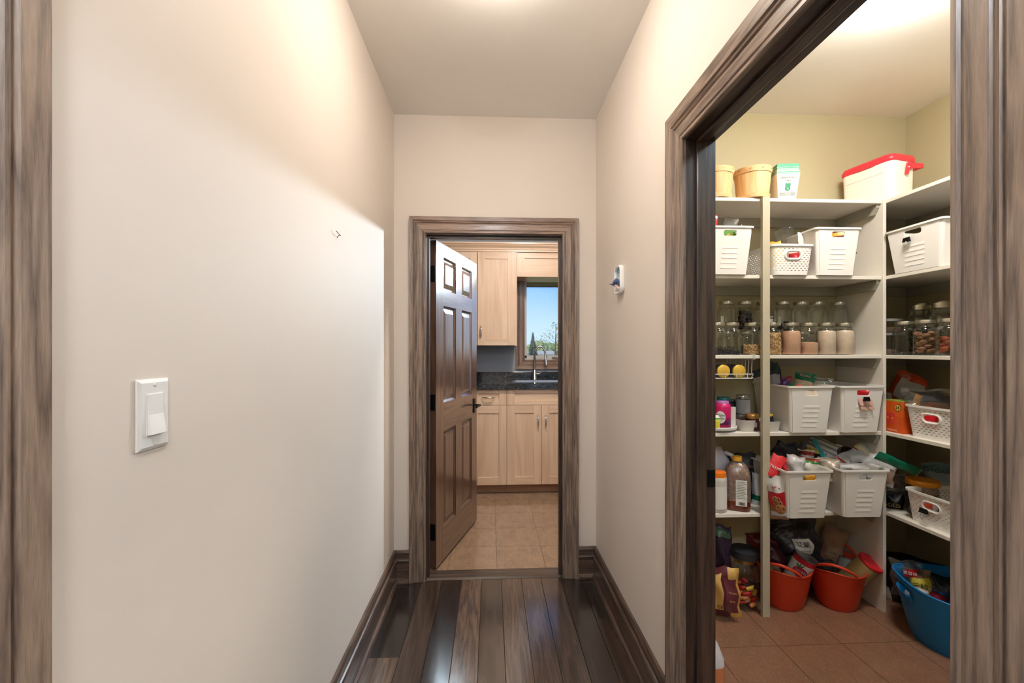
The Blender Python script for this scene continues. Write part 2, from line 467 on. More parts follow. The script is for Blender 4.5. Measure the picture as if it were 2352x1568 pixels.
def tiles(parent, m, xs, ys, ox, oy, p, z):
    """square tiles clipped to the room, sharing one mesh for whole ones"""
    i0 = math.floor((xs[0] - ox) / p); i1 = math.ceil((xs[1] - ox) / p)
    j0 = math.floor((ys[0] - oy) / p); j1 = math.ceil((ys[1] - oy) / p)
    me = None
    for i in range(i0, i1):
        for j in range(j0, j1):
            a, b = max(xs[0], ox + p * i), min(xs[1], ox + p * (i + 1))
            c, d = max(ys[0], oy + p * j), min(ys[1], oy + p * (j + 1))
            if b - a < .01 or d - c < .01: continue
            w, h = b - a - .0024, d - c - .0024
            if abs(b - a - p) < 1e-5 and abs(d - c - p) < 1e-5:
                if me is None:
                    o = MB().box(0, w, 0, h, -.006, 0).build('tile', m, parent, loc=(a + .0012, c + .0012, z)); me = o.data
                else: link('tile', me, m, parent, loc=(a + .0012, c + .0012, z))
            else:
                MB().box(0, w, 0, h, -.006, 0).build('tile', m, parent, loc=(a + .0012, c + .0012, z))
tiles(kf, M_KTILE, (KX0, KX1), (YB + .115, KY1), .036, 3.005, .305, 0)
M_PTILE = speckle('pantry_tile', (140, 102, 80), (162, 126, 102), (112, 78, 60), .32, 200, (.56, .68), (1, .45, 1), coat=.12)
pf = S(MB().box(XR, PX1, PY0, PY1, -.05, -.006).build('floor_pantry', mat('grout_dark', (96, 68, 52), .8)), 'reddish brown speckled tile floor of the pantry', 'floor')
tiles(pf, M_PTILE, (XR + .005, PX1), (.35, PY1), 1.318, 1.94, .305, 0)
# threshold
th = MB()
th.loft([[(x, YB + .005, 0), (x, YB + .015, .008), (x, YB + .1, .010), (x, YB + .112, .002), (x, YB + .112, -.01), (x, YB + .005, -.01)] for x in (-.378, .42)])
S(th.build('trim_threshold', wood('threshold_wood', (58, 48, 43), (96, 82, 74), 'X', .22, 20, (.1, .9), .05, coat=.3)), 'grey brown wooden threshold strip in the kitchen doorway', 'threshold')

# ---- door casings with mitred moulding
CPROF = [(0, 0), (0, .011), (.003, .014), (.010, .014), (.013, .0105), (.017, .0105), (.020, .014), (.049, .0155), (.052, .012), (.056, .012), (.059, .017), (.063, .019), (.066, .0155), (.069, .0155), (.072, .021), (1, .023), (1, 0)]
def casing(name, label, mapf, a0, a1, top, W, mv, mh, parts=('l', 'h', 'r'), zb=0.0):
    """mapf(a, z, t) -> world; three boards mitred at the corners"""
    prof = [(min(w, 1) if w < .9 else W, t) for w, t in CPROF]
    root = thing(name, label, 'door trim', kind='structure')
    if 'l' in parts:
        MB().loft([[mapf(a0 - w, zb, t) for w, t in prof], [mapf(a0 - w, top + w, t) for w, t in prof]]).build('side_casing', mv, root)
    if 'r' in parts:
        MB().loft([[mapf(a1 + w, zb, t) for w, t in prof], [mapf(a1 + w, top + w, t) for w, t in prof]]).build('side_casing', mv, root)
    if 'h' in parts:
        MB().loft([[mapf(a0 - w, top + w, t) for w, t in prof], [mapf(a1 + w, top + w, t) for w, t in prof]]).build('head_casing', mh, root)
    return root
casing('trim_1', 'dark stained casing around the kitchen doorway', lambda a, z, t: (a, YB - t, z), -.3836, .4245, 2.042, .094, M_TRZ, M_TRX)
casing('trim_2', 'dark stained casing around the pantry doorway', lambda a, z, t: (XR - t, a, z), .556, 1.376, 2.04, .112, M_TRZ, M_TRY)
casing('trim_3', 'dark stained casing at the edge of the wall by the switch', lambda a, z, t: (XL + t, a, z), -.36, .462, 2.04, .106, M_TRZ, M_TRY)
# jambs
j = thing('trim_4', 'dark jamb lining of the kitchen doorway', 'door jamb', kind='structure')
MB().box(-.398, -.379, YB, KY0, 0, 2.055).build('side_jamb', M_JAMB, j)
MB().box(.42, .438, YB, KY0, 0, 2.055).build('side_jamb', M_JAMB, j)
MB().box(-.379, .42, YB, KY0, 2.037, 2.057).build('head_jamb', M_JAMBX, j)
MB().box(-.379, -.367, YB + .03, YB + .068, .011, 2.037).build('door_stop', M_JAMB, j)
MB().box(.408, .42, YB + .03, YB + .068, .011, 2.037).build('door_stop', M_JAMB, j)
MB().box(-.367, .408, YB + .03, YB + .068, 2.025, 2.037).build('door_stop', M_JAMBX, j)
j = thing('trim_5', 'near black jamb lining of the pantry doorway', 'door jamb', kind='structure')
MB().box(XR, XR + .1005, 1.380, 1.397, 0, 2.055).build('side_jamb', M_JAMB, j)
MB().box(XR, XR + .1005, .541, .556, 0, 2.055).build('side_jamb', M_JAMB, j)
MB().box(XR, XR + .1005, .556, 1.380, 2.04, 2.06).build('head_jamb', M_JAMBY, j)
MB().box(XR + .034, XR + .066, 1.368, 1.380, 0, 2.04).build('door_stop', M_JAMB, j, bevel=.003)
MB().box(XR + .034, XR + .066, .556, 1.368, 2.028, 2.04).build('door_stop', M_JAMBY, j, bevel=.003)
p0 = at(1634, 1097, Y=1.378)
MB().box(p0.x - .013, p0.x + .011, 1.374, 1.3805, p0.z - .028, p0.z + .028).build('strike_plate', M_BLACK, j, bevel=.002)
# pantry side casing seen past the jamb edge is hidden; closed door in the left wall trim
dl = thing('door_2', 'closed dark wooden door behind the casing by the switch', 'door', kind='structure')
MB().box(XL - .09, XL - .05, -.36, .46, .01, 2.04).build('door_slab', M_DOOR, dl)
for (z0, z1) in ((.22, .84), (1.02, 1.64), (1.74, 1.95)):
    for (y0, y1) in ((-.24, .0), (.1, .34)):
        MB().box(XL - .05, XL - .044, y0, y1, z0, z1).build('panel', M_DOOR, dl, bevel=.005)

# ---- baseboards
BPROF = [(0, 0), (.030, 0), (.030, .010), (.026, .020), (.017, .027), (.017, .118), (.021, .122), (.023, .130), (.019, .137), (.013, .140), (.013, .163), (.017, .167), (.017, .174), (.011, .186), (0, .186)]
def base(name, label, mapf, a0, a1, m0=0, m1=0):
    MBx = MB().loft([[mapf(a0 + m0 * t, t, z) for t, z in BPROF], [mapf(a1 + m1 * t, t, z) for t, z in BPROF]])
    return S(MBx.build(name, M_BSY if 'end' not in name else M_BSX), label, 'baseboard')
base('baseboard_left', 'tall dark moulded baseboard along the wall with the switch', lambda a, t, z: (XL + t, a, z), .5695, YB, 0, -1)
base('baseboard_right', 'tall dark moulded baseboard between pantry doorway and hallway end', lambda a, t, z: (XR - t, a, z), 1.489, YB, 0, -1)
base('baseboard_end_left', 'short dark baseboard left of the kitchen doorway', lambda a, t, z: (a, YB - t, z), XL, -.479, 1, 0)
base('baseboard_end_right', 'short dark baseboard right of the kitchen doorway', lambda a, t, z: (a, YB - t, z), .5195, XR, 0, -1)

# ---- six panel kitchen door, swung into the kitchen
LW, LT, LH = .785, .044, 2.018
dr = thing('door_1', 'six panel dark glossy wooden door standing open into the kitchen', 'door', (-.379, 2.706, .014), math.radians(73.5), kind='structure')
XS = [0, .115, .335, .45, .67, LW]
ZR = [0, .205, .825, 1.005, 1.625, 1.727, 1.937, LH]
for a, b in ((XS[0], XS[1]), (XS[4], XS[5])):
    MB().box(a, b, -LT, 0, 0, LH).build('stile', M_DOOR, dr)
for a, b in ((0, 1), (2, 3), (4, 5), (6, 7)):
    MB().box(XS[1], XS[4], -LT, 0, ZR[a], ZR[b]).build('rail', M_DOORX, dr)
for a, b in ((1, 2), (3, 4), (5, 6)):
    MB().box(XS[2], XS[3], -LT, 0, ZR[a], ZR[b]).build('mullion', M_DOOR, dr)
    for c, d in ((1, 2), (3, 4)):
        pm = MB(); x0, x1, z0, z1 = XS[c], XS[d], ZR[a], ZR[b]
        for sg, y0 in ((-1, -LT), (1, 0)):
            def rect(g, y): return [(x0 + g, y, z0 + g), (x1 - g, y, z0 + g), (x1 - g, y, z1 - g), (x0 + g, y, z1 - g)]
            pm.loft([rect(0, -LT / 2), rect(0, y0 - sg * .004), rect(.012, y0 - sg * .016), rect(.016, y0 - sg * .016), rect(.045, y0 - sg * .004)], False, True)
        pm.build('panel', M_DOOR, dr)
for z in (1.825, 1.034, .235):
    h = MB().box(-.004, .002, -LT + .006, .004, z - .064, z + .036).build('hinge', M_BLACK, dr, bevel=.001)
    MB().tube([(-.004, .006, z - .066), (-.004, .006, z + .038)], .006, 8).build('hinge_pin', M_BLACK, h)
for sg, y0 in ((-1, -LT), (1, 0)):
    hp = MB().box(LW - .085, LW - .045, min(y0, y0 + sg * .008), max(y0, y0 + sg * .008), .855, .965).build('handle_plate', M_BLACK, dr, bevel=.003)
    MB().tube([(LW - .065, y0 + sg * .006, .915), (LW - .065, y0 + sg * .045, .915), (LW - .072, y0 + sg * .052, .915), (LW - .17, y0 + sg * .055, .912)], .008, 8).build('lever', M_BLACK, hp, smooth=True)

# ---- kitchen window
wd = thing('window_1', 'kitchen sink window with stained casing and pale vinyl frame', 'window', kind='structure')
M_WCX = wood('window_casing_across', (110, 82, 62), (176, 140, 112), 'X', .35, 20, (.15, .9), .05, coat=.3)
M_WCZ = wood('window_casing_upright', (96, 74, 60), (158, 128, 106), 'Z', .35, 20, (.15, .9), .05, coat=.3)
wp = [(min(w, 1) if w < .9 else .094, t) for w, t in CPROF]
cx0, cx1, cz0, cz1 = WX0 + .003, WX1 - .003, WZ0 + .003, WZ1 - .003
MB().loft([[(cx0 - w, KY1 - t, cz0 - w) for w, t in wp], [(cx0 - w, KY1 - t, cz1 + w) for w, t in wp]]).build('side_casing', M_WCZ, wd)
MB().loft([[(cx1 + w, KY1 - t, cz0 - w) for w, t in wp], [(cx1 + w, KY1 - t, cz1 + w) for w, t in wp]]).build('side_casing', M_WCZ, wd)
MB().loft([[(cx0 - w, KY1 - t, cz0 - w) for w, t in wp], [(cx1 + w, KY1 - t, cz0 - w) for w, t in wp]]).build('sill_casing', M_WCX, wd)
MB().loft([[(cx0 - w, KY1 - t, cz1 + w) for w, t in wp], [(cx1 + w, KY1 - t, cz1 + w) for w, t in wp]]).build('head_casing', M_WCX, wd)
M_VINYL = mat('vinyl', (206, 202, 192), .4, var=.01)
fr = MB(); f0, f1, g0, g1 = KY1 + .05, KY1 + .12, .032, .055
fr.box(WX0, WX0 + g0, f0, f1, WZ0, WZ1).box(WX1 - g0, WX1, f0, f1, WZ0, WZ1).box(WX0 + g0, WX1 - g0, f0, f1, WZ0, WZ0 + g1).box(WX0 + g0, WX1 - g0, f0, f1, WZ1 - g0, WZ1)
fr.build('frame', M_VINYL, wd, bevel=.004)
lnr = MB().box(WX0, WX0 + .008, KY1 + .002, f0, WZ0, WZ1).box(WX1 - .008, WX1, KY1 + .002, f0, WZ0, WZ1).box(WX0, WX1, KY1 + .002, f0, WZ0, WZ0 + .008).box(WX0, WX1, KY1 + .002, f0, WZ1 - .008, WZ1)
lnr.build('liner', M_WCX, wd)
MB().box(WX0 + g0, WX1 - g0, KY1 + .085, KY1 + .089, WZ0 + g1, WZ1 - g0).build('pane', glassy('window_glass', (.97, .98, .98), .06), wd)
c0 = at(1298, 822, Y=KY1 + .03)
ck = MB().tube([(c0.x - .14, KY1 + .046, WZ0 + .03), (c0.x - .12, KY1 + .03, WZ0 + .035), (c0.x - .02, KY1 + .022, WZ0 + .028), (c0.x + .01, KY1 + .02, WZ0 + .04)], .007, 8)
ck.build('crank_handle', M_CHROME, wd, smooth=True)
MB().box(WX0 + .008, WX0 + .03, KY1 + .035, KY1 + .052, WZ0 + .03, WZ0 + .055).build('latch', M_BLACK, wd, bevel=.003)
# portal so daylight through the pane is sampled well
pl = bpy.data.lights.new('window_portal', 'AREA'); pl.shape = 'RECTANGLE'; pl.size = WX1 - WX0; pl.size_y = WZ1 - WZ0
pl.cycles.is_portal = True
plo = bpy.data.objects.new('window_portal', pl); plo.location = ((WX0 + WX1) / 2, KY1 + .15, (WZ0 + WZ1) / 2); plo.rotation_euler = (-PI / 2, 0, 0)
COL.objects.link(plo)

# ---- dome ceiling lamps, real ones and added fill
def emit(name, col, s):
    m, nt, b = newmat(name)
    b.inputs['Base Color'].default_value = (.9, .88, .84, 1)
    b.inputs['Emission Color'].default_value = tuple(col) + (1,)
    b.inputs['Emission Strength'].default_value = s
    b.inputs['Roughness'].default_value = .3
    return m
def dome(label, x, y, s, r=.165, drop=.10, col=WARM):
    t = thing('ceiling_light', label, 'light', (x, y, CEIL), group='flush dome ceiling lights')
    MB().lathe([(r * .95, 0), (r * 1.02, -.006), (r * 1.02, -.02), (r * .9, -.026)], 40).build('base_plate', mat('lamp_metal', (205, 196, 182), .35, .8), t, smooth=True)
    pr = [(r * .96, -.022)] + [(r * .96 * math.cos(a), -.022 - (drop - .022) * math.sin(a)) for a in [PI / 2 * i / 8 for i in range(1, 8)]] + [(.001, -drop)]
    MB().lathe(pr, 32, cap0=False).build('glass_dome', emit('dome_glow_%d' % int(x * 100 + y * 10), col, s), t, smooth=True)
    for a in (.5, 2.6, 4.7):
        MB().lathe([(.008, 0), (.008, -.014), (.004, -.02)], 10, (r * 1.0 * math.cos(a), r * 1.0 * math.sin(a), -.012)).build('clip_knob', mat('lamp_knob', (120, 112, 100), .35, .9), t, smooth=True)
    return t
dome('dome light on the hallway ceiling', .02, 1.43, HALL_LAMP)
dome('added fill dome on the hallway ceiling behind the viewpoint', .02, -.65, REAR_FILL, col=(.84, .92, 1.0))  # unseen lamp added to even out the hall with cool light
dome('added fill dome on the pantry ceiling nearest the viewpoint', 1.62, .05, PANTRY_FILL, col=(.66, .84, 1.0))  # unseen lamp added as cool frontal fill for the lower shelves
dome('dome light on the pantry ceiling above the shelves', 1.545, 1.47, PANTRY_LAMP, col=PWARM)
dome('added fill dome on the kitchen ceiling', .40, 3.05, KITCHEN_FILL)  # unseen lamp added to brighten the kitchen cabinets
# added spot lamp standing in for window daylight, turned towards the hallway
sp = Vector((.88, 4.16, 2.20)); aim = (Vector((-.50, .85, 1.30)) - sp).normalized()
t = thing('fill_spot', 'added brushed metal fill spot hanging beside the kitchen window', 'lamp', sp)
up = Vector((0, 0, 1)); xa = aim.cross(up).normalized(); ya = xa.cross(aim).normalized()
def sl(r, d, n=20): return [aim * d + xa * r * math.cos(2 * PI * k / n) + ya * r * math.sin(2 * PI * k / n) for k in range(n)]
MB().loft([sl(.02, -.11), sl(.05, -.10), sl(.055, 0.0), sl(.052, 0.0), (sl(.047, -.03))], True, False).build('lamp_can', M_CHROME, t, smooth=True)
MB().loft([sl(.046, -.028), sl(.046, -.024)]).build('lens', emit('lens_glow', COOL, 12.0), t)
MB().tube([aim * -.09, aim * -.09 + Vector((0, 0, .05)), Vector((0, .03, CEIL - sp.z))], .007, 8).build('stem', M_CHROME, t)
sl_ = bpy.data.lights.new('fill_spot_light', 'SPOT'); sl_.energy = SPOT_FILL; sl_.color = COOL
sl_.spot_size = math.radians(74); sl_.spot_blend = .55; sl_.shadow_soft_size = .05
so = bpy.data.objects.new('fill_spot_light', sl_); so.parent = t; so.location = aim * .01
so.rotation_euler = aim.to_track_quat('-Z', 'Y').to_euler(); COL.objects.link(so)
#PART2
# ================================================================== KITCHEN
CBY, CBZ0, CBZ1 = 4.055, .095, .985          # base cabinet front, bottom and top
def shaker(parent, name, x0, x1, z0, z1, y, handle=None, st=.072, horiz=False):
    """framed front: centre panel with stiles, rails and a bowed pull; y is the front face"""
    d = MB().box(x0 + st, x1 - st, y + .008, y + .018, z0 + st, z1 - st).build(name, M_MAPLEX if horiz else M_MAPLE, parent)
    if horiz and (z1 - z0) < .2: sz = .038
    else: sz = st
    if sz != st:
        d.data.clear_geometry(); b = MB().box(x0 + st, x1 - st, y + .008, y + .018, z0 + sz, z1 - sz); d.data.from_pydata(b.v, [], b.f)
    for a, b in ((x0, x0 + st), (x1 - st, x1)):
        MB().box(a, b, y, y + .02, z0, z1).build('stile', M_MAPLE, d, bevel=.001, bseg=1)
    for a, b in ((z0, z0 + sz), (z1 - sz, z1)):
        MB().box(x0 + st, x1 - st, y, y + .02, a, b).build('rail', M_MAPLEX, d, bevel=.001, bseg=1)
    if handle:
        hx, hz, hor = handle
        pts = []
        for i in range(9):
            s = -1 + 2 * i / 8.0
            off = .03 * (1 - s * s * s * s) + .002
            pts.append((hx + s * .06, y - off, hz) if hor else (hx, y - off, hz + s * .06))
        MB().tube(pts, [.004 + .003 * (1 - abs(-1 + 2 * i / 8.0)) for i in range(9)], 8).build('pull_handle', M_CHROME, d, smooth=True)
    return d
def base_cab(label, x0, x1, kind):
    c = thing('base_cabinet', label, 'cabinet', (0, 0, 0), group='maple base cabinets under the counter')
    MB().box(x0 + .001, x1 - .001, CBY + .021, KY1 - .002, CBZ0, .80 if kind == 'sink' else CBZ1).build('body', M_MAPLE, c)
    MB().box(x0 + .001, x1 - .001, CBY + .075, CBY + .09, .003, CBZ0).build('toe_kick', wood('toe_wood', (150, 112, 84), (180, 140, 108), 'X', .4, 14), c)
    zs = CBZ1 - .148
    g = .0015
    if kind == 'drawer':
        shaker(c, 'drawer', x0 + g, x1 - g, zs + g, CBZ1 - g, CBY, ((x0 + x1) / 2, (zs + CBZ1) / 2, True), horiz=True)
        shaker(c, 'door', x0 + g, x1 - g, CBZ0, zs - g, CBY)
    else:
        shaker(c, 'false_drawer', x0 + g, x1 - g, zs + g, CBZ1 - g, CBY, None, horiz=True)
        m = (x0 + x1) / 2
        shaker(c, 'door', x0 + g, m - g, CBZ0, zs - g, CBY, (m - .036, zs - .155, False))
        shaker(c, 'door', m + g, x1 - g, CBZ0, zs - g, CBY, (m + .036, zs - .155, False))
    return c
base_cab('maple base cabinet with a drawer over one door, beside the open door', -.195, .1458, 'drawer')
base_cab('maple sink base cabinet with two doors and a plain top panel', .1458, .8, 'sink')
base_cab('maple base cabinet with a drawer, past the sink cabinet', .8, 1.2, 'drawer')
base_cab('maple base cabinet with two doors, behind the open door', -.85, -.195, 'sink')
# counter with an undermount sink
M_GRAN = speckle('granite', (40, 44, 48), (96, 104, 110), (14, 15, 17), .12, 70, (.58, .66), coat=.5)
CT0, CT1 = .987, 1.04
sx0, sx1, sy0, sy1 = .20, .79, 4.16, 4.50
ct = thing('countertop', 'black speckled granite countertop with low backsplash', 'countertop')
m = MB().box(KX0, sx0, 4.03, KY1, CT0, CT1).box(sx1, 1.6, 4.03, KY1, CT0, CT1).box(sx0, sx1, 4.03, sy0, CT0, CT1).box(sx0, sx1, sy1, KY1, CT0, CT1)
m.build('slab', M_GRAN, ct)
MB().box(KX0, 1.6, KY1 - .022, KY1 - .001, CT1 + .0005, CT1 + .075).build('backsplash', M_GRAN, ct, bevel=.002)
sk = thing('sink', 'stainless undermount sink set into the granite counter', 'sink', ((sx0 + sx1) / 2, (sy0 + sy1) / 2, CT1))
lo = rrect(sx1 - sx0 - .004, sy1 - sy0 - .004, .06, 5)
MB().loft([[(x, y, -.004) for x, y in lo], [(x * .985, y * .985, -.045) for x, y in lo], [(x * .95, y * .95, -.2) for x, y in lo], [(x * .88, y * .86, -.215) for x, y in lo]], False, True).build('basin', M_STEEL, sk, smooth=True)
fb = at(1228, 871, Z=CT1)
fa = thing('faucet', 'chrome gooseneck kitchen faucet in front of the window', 'faucet', (fb.x, 4.575, CT1))
MB().lathe([(.030, 0), (.030, .006), (.024, .012), (.022, .09), (.016, .1)], 20).build('base', M_CHROME, fa, smooth=True)
pts = [(0, 0, .09), (0, 0, .255)]
for i in range(1, 13):
    a = PI - PI * 1.02 * i / 12
    pts.append((.055 + .055 * math.cos(a), -.01 - .02 * i / 12, .255 + .095 * math.sin(a)))
pts += [(.112, -.035, .225)]
MB().tube(pts, .0115, 12).build('spout', M_CHROME, fa, smooth=True)
MB().tube([(.112, -.034, .235), (.116, -.037, .19), (.119, -.04, .155)], [.013, .017, .019], 12).build('spray_head', M_CHROME, fa, smooth=True)
lv = MB().tube([(.018, 0, .06), (.05, -.008, .06), (.066, -.01, .075), (.07, -.01, .11)], [.011, .009, .006, .005], 10).build('lever', M_CHROME, fa, smooth=True)
# upper cabinets
UY, UZ0, UZ1 = 4.33, 1.397, 2.327
def upper(label, x0, x1, hl):
    c = thing('upper_cabinet', label, 'cabinet', group='maple wall cabinets')
    MB().box(x0 + .001, x1 - .001, UY + .021, KY1 - .002, UZ0 - .004, UZ1).build('body', M_MAPLE, c)
    w1 = x1 if hl else x1
    shaker(c, 'door', x0 + .002, x1 - .023 if hl else x1 - .002, UZ0, UZ1 - .002, UY, (x0 + .034, UZ0 + .135, False), st=.068)
    if hl: MB().box(x1 - .022, x1 - .0015, UY + .004, UY + .0205, UZ0 - .004, UZ1).build('filler_strip', M_MAPLE, c)
    return c
upper('maple wall cabinet with one full door, nearest the window', -.1334, .2584, True)
upper('maple wall cabinet partly hidden behind the open door', -.52, -.1344, False)
va = thing('valance_panel', 'maple framed panel above the kitchen window', 'panel')
MB().box(.2594, 1.45, UY + .03, UY + .045, 2.084, UZ1).build('panel', M_MAPLEX, va)
MB().box(.2594, 1.45, UY + .018, UY + .03, 2.27, UZ1).build('rail', M_MAPLEX, va)
MB().box(.2594, 1.45, UY + .018, UY + .03, 2.084, 2.155).build('rail', M_MAPLEX, va)
MB().box(.2594, .335, UY + .018, UY + .03, 2.155, 2.27).build('stile', M_MAPLE, va)
MB().box(.2594, 1.45, UY + .045, KY1 - .03, 2.084, 2.10).build('shelf_board', M_MAPLEX, va)
crp = [(.02, 0), (-.004, 0), (-.004, .016), (-.012, .02), (-.014, .034), (-.034, .056), (-.038, .066), (-.048, .07), (-.048, .084), (.02, .084)]
tag(MB().loft([[(x, UY + a, UZ1 + .001 + z) for a, z in crp] for x in (-.6, 1.45)]).build('trim_crown', M_MAPLEX), 'maple crown moulding along the top of the wall cabinets', 'moulding', kind='structure')
S(MB().box(-.6, 1.45, UY + .021, KY1 - .001, UZ1 + .086, UZ1 + .1).build('wall_soffit', M_KITP), 'grey boxed strip above the crown moulding', 'wall')

# ================================================================== OUTDOORS
S(MB().box(-260, 260, 4.9, 420, -1.2, -.45).build('ground_lawn', speckle('dry_grass', (150, 140, 84), (120, 130, 66), (176, 164, 108), .9, 6, (.5, .7))), 'dry yellow green lawn outside the window', 'ground')
S(MB().box(-1.6, 2.6, 4.85, 5.32, 2.135, 2.2).box(-1.6, 2.6, 5.32, 5.35, 2.12, 2.24).build('trim_eave', mat('eave_wood', (116, 96, 56), .7, var=.2)), 'dark wooden eave above the outside of the window', 'eave')
M_LEAFD = mat('conifer_green', (44, 58, 40), .8, var=.4, vscale=6)
M_LEAF = mat('leaf_green', (104, 128, 70), .7, var=.35, vscale=3)
M_LEAF2 = mat('leaf_olive', (128, 140, 84), .7, var=.3, vscale=3)
M_BARK = mat('bark', (82, 66, 52), .85, var=.2)
def blob(mb, c, r, n=7, k=.25):
    loops = []
    for i in range(1, n):
        a = PI * i / n
        loops.append([(c[0] + r[0] * math.sin(a) * math.cos(2 * PI * j / 10) * random.uniform(1 - k, 1 + k), c[1] + r[1] * math.sin(a) * math.sin(2 * PI * j / 10) * random.uniform(1 - k, 1 + k), c[2] - r[2] * math.cos(a) * random.uniform(.95, 1.05)) for j in range(10)])
    mb.loft(loops)
p = at(1224, 820, Y=26)
t = thing('conifer', 'dark pointed evergreen tree on the lawn', 'tree', (p.x, 26, -.45))
MB().tube([(0, 0, 0), (0, 0, 1.0)], .1, 8).build('trunk', M_BARK, t)
m = MB()
for i in range(18):
    z = .15 + i * .135; r = (1 - i / 18.5) * .66 + .04
    ring = []
    for j in range(22):
        k_ = (1.0 if j % 2 else .62) * random.uniform(.8, 1.15)
        ring.append((r * k_ * math.cos(2 * PI * j / 22), r * k_ * math.sin(2 * PI * j / 22), z + (-.07 if j % 2 else .05) + random.uniform(-.04, .04)))
    m.loft([ring, [(.03 * math.cos(2 * PI * j / 22), .03 * math.sin(2 * PI * j / 22), z + .34) for j in range(22)]])
m.build('foliage', M_LEAFD, t)
p = at(1277, 816, Y=10)
t = thing('sapling', 'young thin tree with sparse leaves near the window', 'tree', (p.x, 10, -.45))
m = MB().tube([(0, 0, 0), (.01, 0, 1.0), (-.02, 0, 1.7), (0, 0, 2.35)], [.03, .025, .018, .006], 6)
lf = MB(); tips = []
for i in range(26):
    z = random.uniform(1.25, 2.3); a = random.uniform(0, 2 * PI); L_ = (.55 - abs(z - 1.75) * .42) * random.uniform(.6, 1.1)
    e = Vector((math.cos(a) * L_, math.sin(a) * L_, z + L_ * .55))
    m.tube([(0, 0, z), e * .5 + Vector((0, 0, z * .5 - .01)), e], [.005, .003, .0015], 4)
    for q in range(26):
        c = e * random.uniform(.45, 1.05); c.z = z + (e.z - z) * random.uniform(.4, 1.1)
        c += Vector((random.uniform(-.08, .08), random.uniform(-.08, .08), random.uniform(-.06, .06)))
        d1 = Vector((random.uniform(-1, 1), random.uniform(-1, 1), random.uniform(-1, 1))).normalized() * .021
        d2 = Vector((random.uniform(-1, 1), random.uniform(-1, 1), random.uniform(-1, 1))).normalized() * .013
        lf.add([c - d1, c + d2, c + d1, c - d2], [(0, 1, 2, 3)])
m.build('trunk', M_BARK, t)
q = lf.build('leaves', M_LEAF2, t); q['kind'] = 'stuff'
tree_where = ['behind the conifer tip', 'next to the conifer', 'seen just past the faucet arch', 'seen through the faucet arch', 'behind the sapling trunk', 'behind the sapling branches', 'beyond the window edge', 'well beyond the window edge', 'left of the conifer']
for i, xx in enumerate([1236, 1244, 1253, 1262, 1270, 1279, 1292, 1306, 1212]):
    Y = 64 + i * 8
    p = at(xx, 800, Y=Y)
    t = thing('field_tree', 'distant rounded green tree ' + tree_where[i], 'tree', (p.x, Y, -.45), group='trees along the far edge of the field')
    MB().tube([(0, 0, 0), (0, 0, 1.2)], .12, 6).build('trunk', M_BARK, t)
    m = MB()
    for k in range(4):
        blob(m, (random.uniform(-.5, .5), random.uniform(-.4, .4), 1.6 + random.uniform(-.5, .8)), (random.uniform(.7, 1.1), .9, random.uniform(.7, 1.0)))
    m.build('crown', M_LEAF if i % 2 else M_LEAF2, t)
p = at(1240, 806, Y=60)
t = thing('outbuilding', 'low white outbuilding far across the lawn', 'building', (p.x, 60, -.45))
MB().box(-1.6, 1.9, -1, 1, 0, 1.0).build('wall', mat('barn_white', (225, 222, 214), .7), t)
MB().loft([[(x, -1.2, 1.0), (x, 1.2, 1.0), (x, 0, 1.5)] for x in (-1.8, 2.1)]).build('roof', mat('barn_roof', (150, 148, 146), .7), t)

# ================================================================== HALL DETAILS
# light switch on the left wall: local x = +Y world (to the right as seen), local y = into the wall
z0 = CAMZ - .0 ; a = at(309, 955, X=XL); b = at(390, 943, X=XL + .006)
yc = (a.y + b.y) / 2; zc = (at(309, 956, X=XL).z + at(390, 943, X=XL).z) / 2
sw = thing('light_switch', 'white rocker light switch plate on the hallway wall', 'switch', (XL, yc, zc))
pw, ph = (b.y - a.y), .117
lo = lambda g: [(-pw / 2 + g, -ph / 2 + g), (pw / 2 - g, -ph / 2 + g), (pw / 2 - g, ph / 2 - g), (-pw / 2 + g, ph / 2 - g)]
MB().loft([[(0.0005, y, z) for y, z in lo(0)], [(.003, y, z) for y, z in lo(0)], [(.0062, y, z) for y, z in lo(.006)]]).build('plate', M_WHITE, sw, bevel=.0008)
rw, rh = .0165, .0335
MB().box(.006, .0068, -rw - .0016, rw + .0016, -rh - .0016, rh + .0016).build('rocker_frame', M_WHITE, sw, bevel=.0004)
MB().loft([[(.0066, -rw, rh), (.0066, -rw, -rh), (.0135, -rw, -rh + .001), (.0085, -rw, .0), (.0075, -rw, rh)], [(.0066, rw, rh), (.0066, rw, -rh), (.0135, rw, -rh + .001), (.0085, rw, .0), (.0075, rw, rh)]]).build('rocker', M_WHITE, sw)
for z in (.0485, -.0485):
    s_ = MB().lathe([(.0032, 0), (.0028, .0012), (.001, .0016)], 12).build('screw', mat('screw_white', (228, 228, 226), .3), sw, smooth=True)
    s_.location = (.0061, 0, z); s_.rotation_euler = (0, PI / 2, 0)
# nail with a wire hook
p = at(772, 541, X=XL)
nl = thing('wall_hook', 'small bent wire nail stuck in the hallway wall', 'nail', (XL, p.y, p.z))
MB().tube([(0, .012, -.004), (.006, .004, 0), (.012, 0, .002), (.016, 0, 0), (.014, -.016, .004), (.01, -.028, .010)], .0014, 6).build('wire', mat('hook_metal', (120, 105, 92), .5, .5), nl)
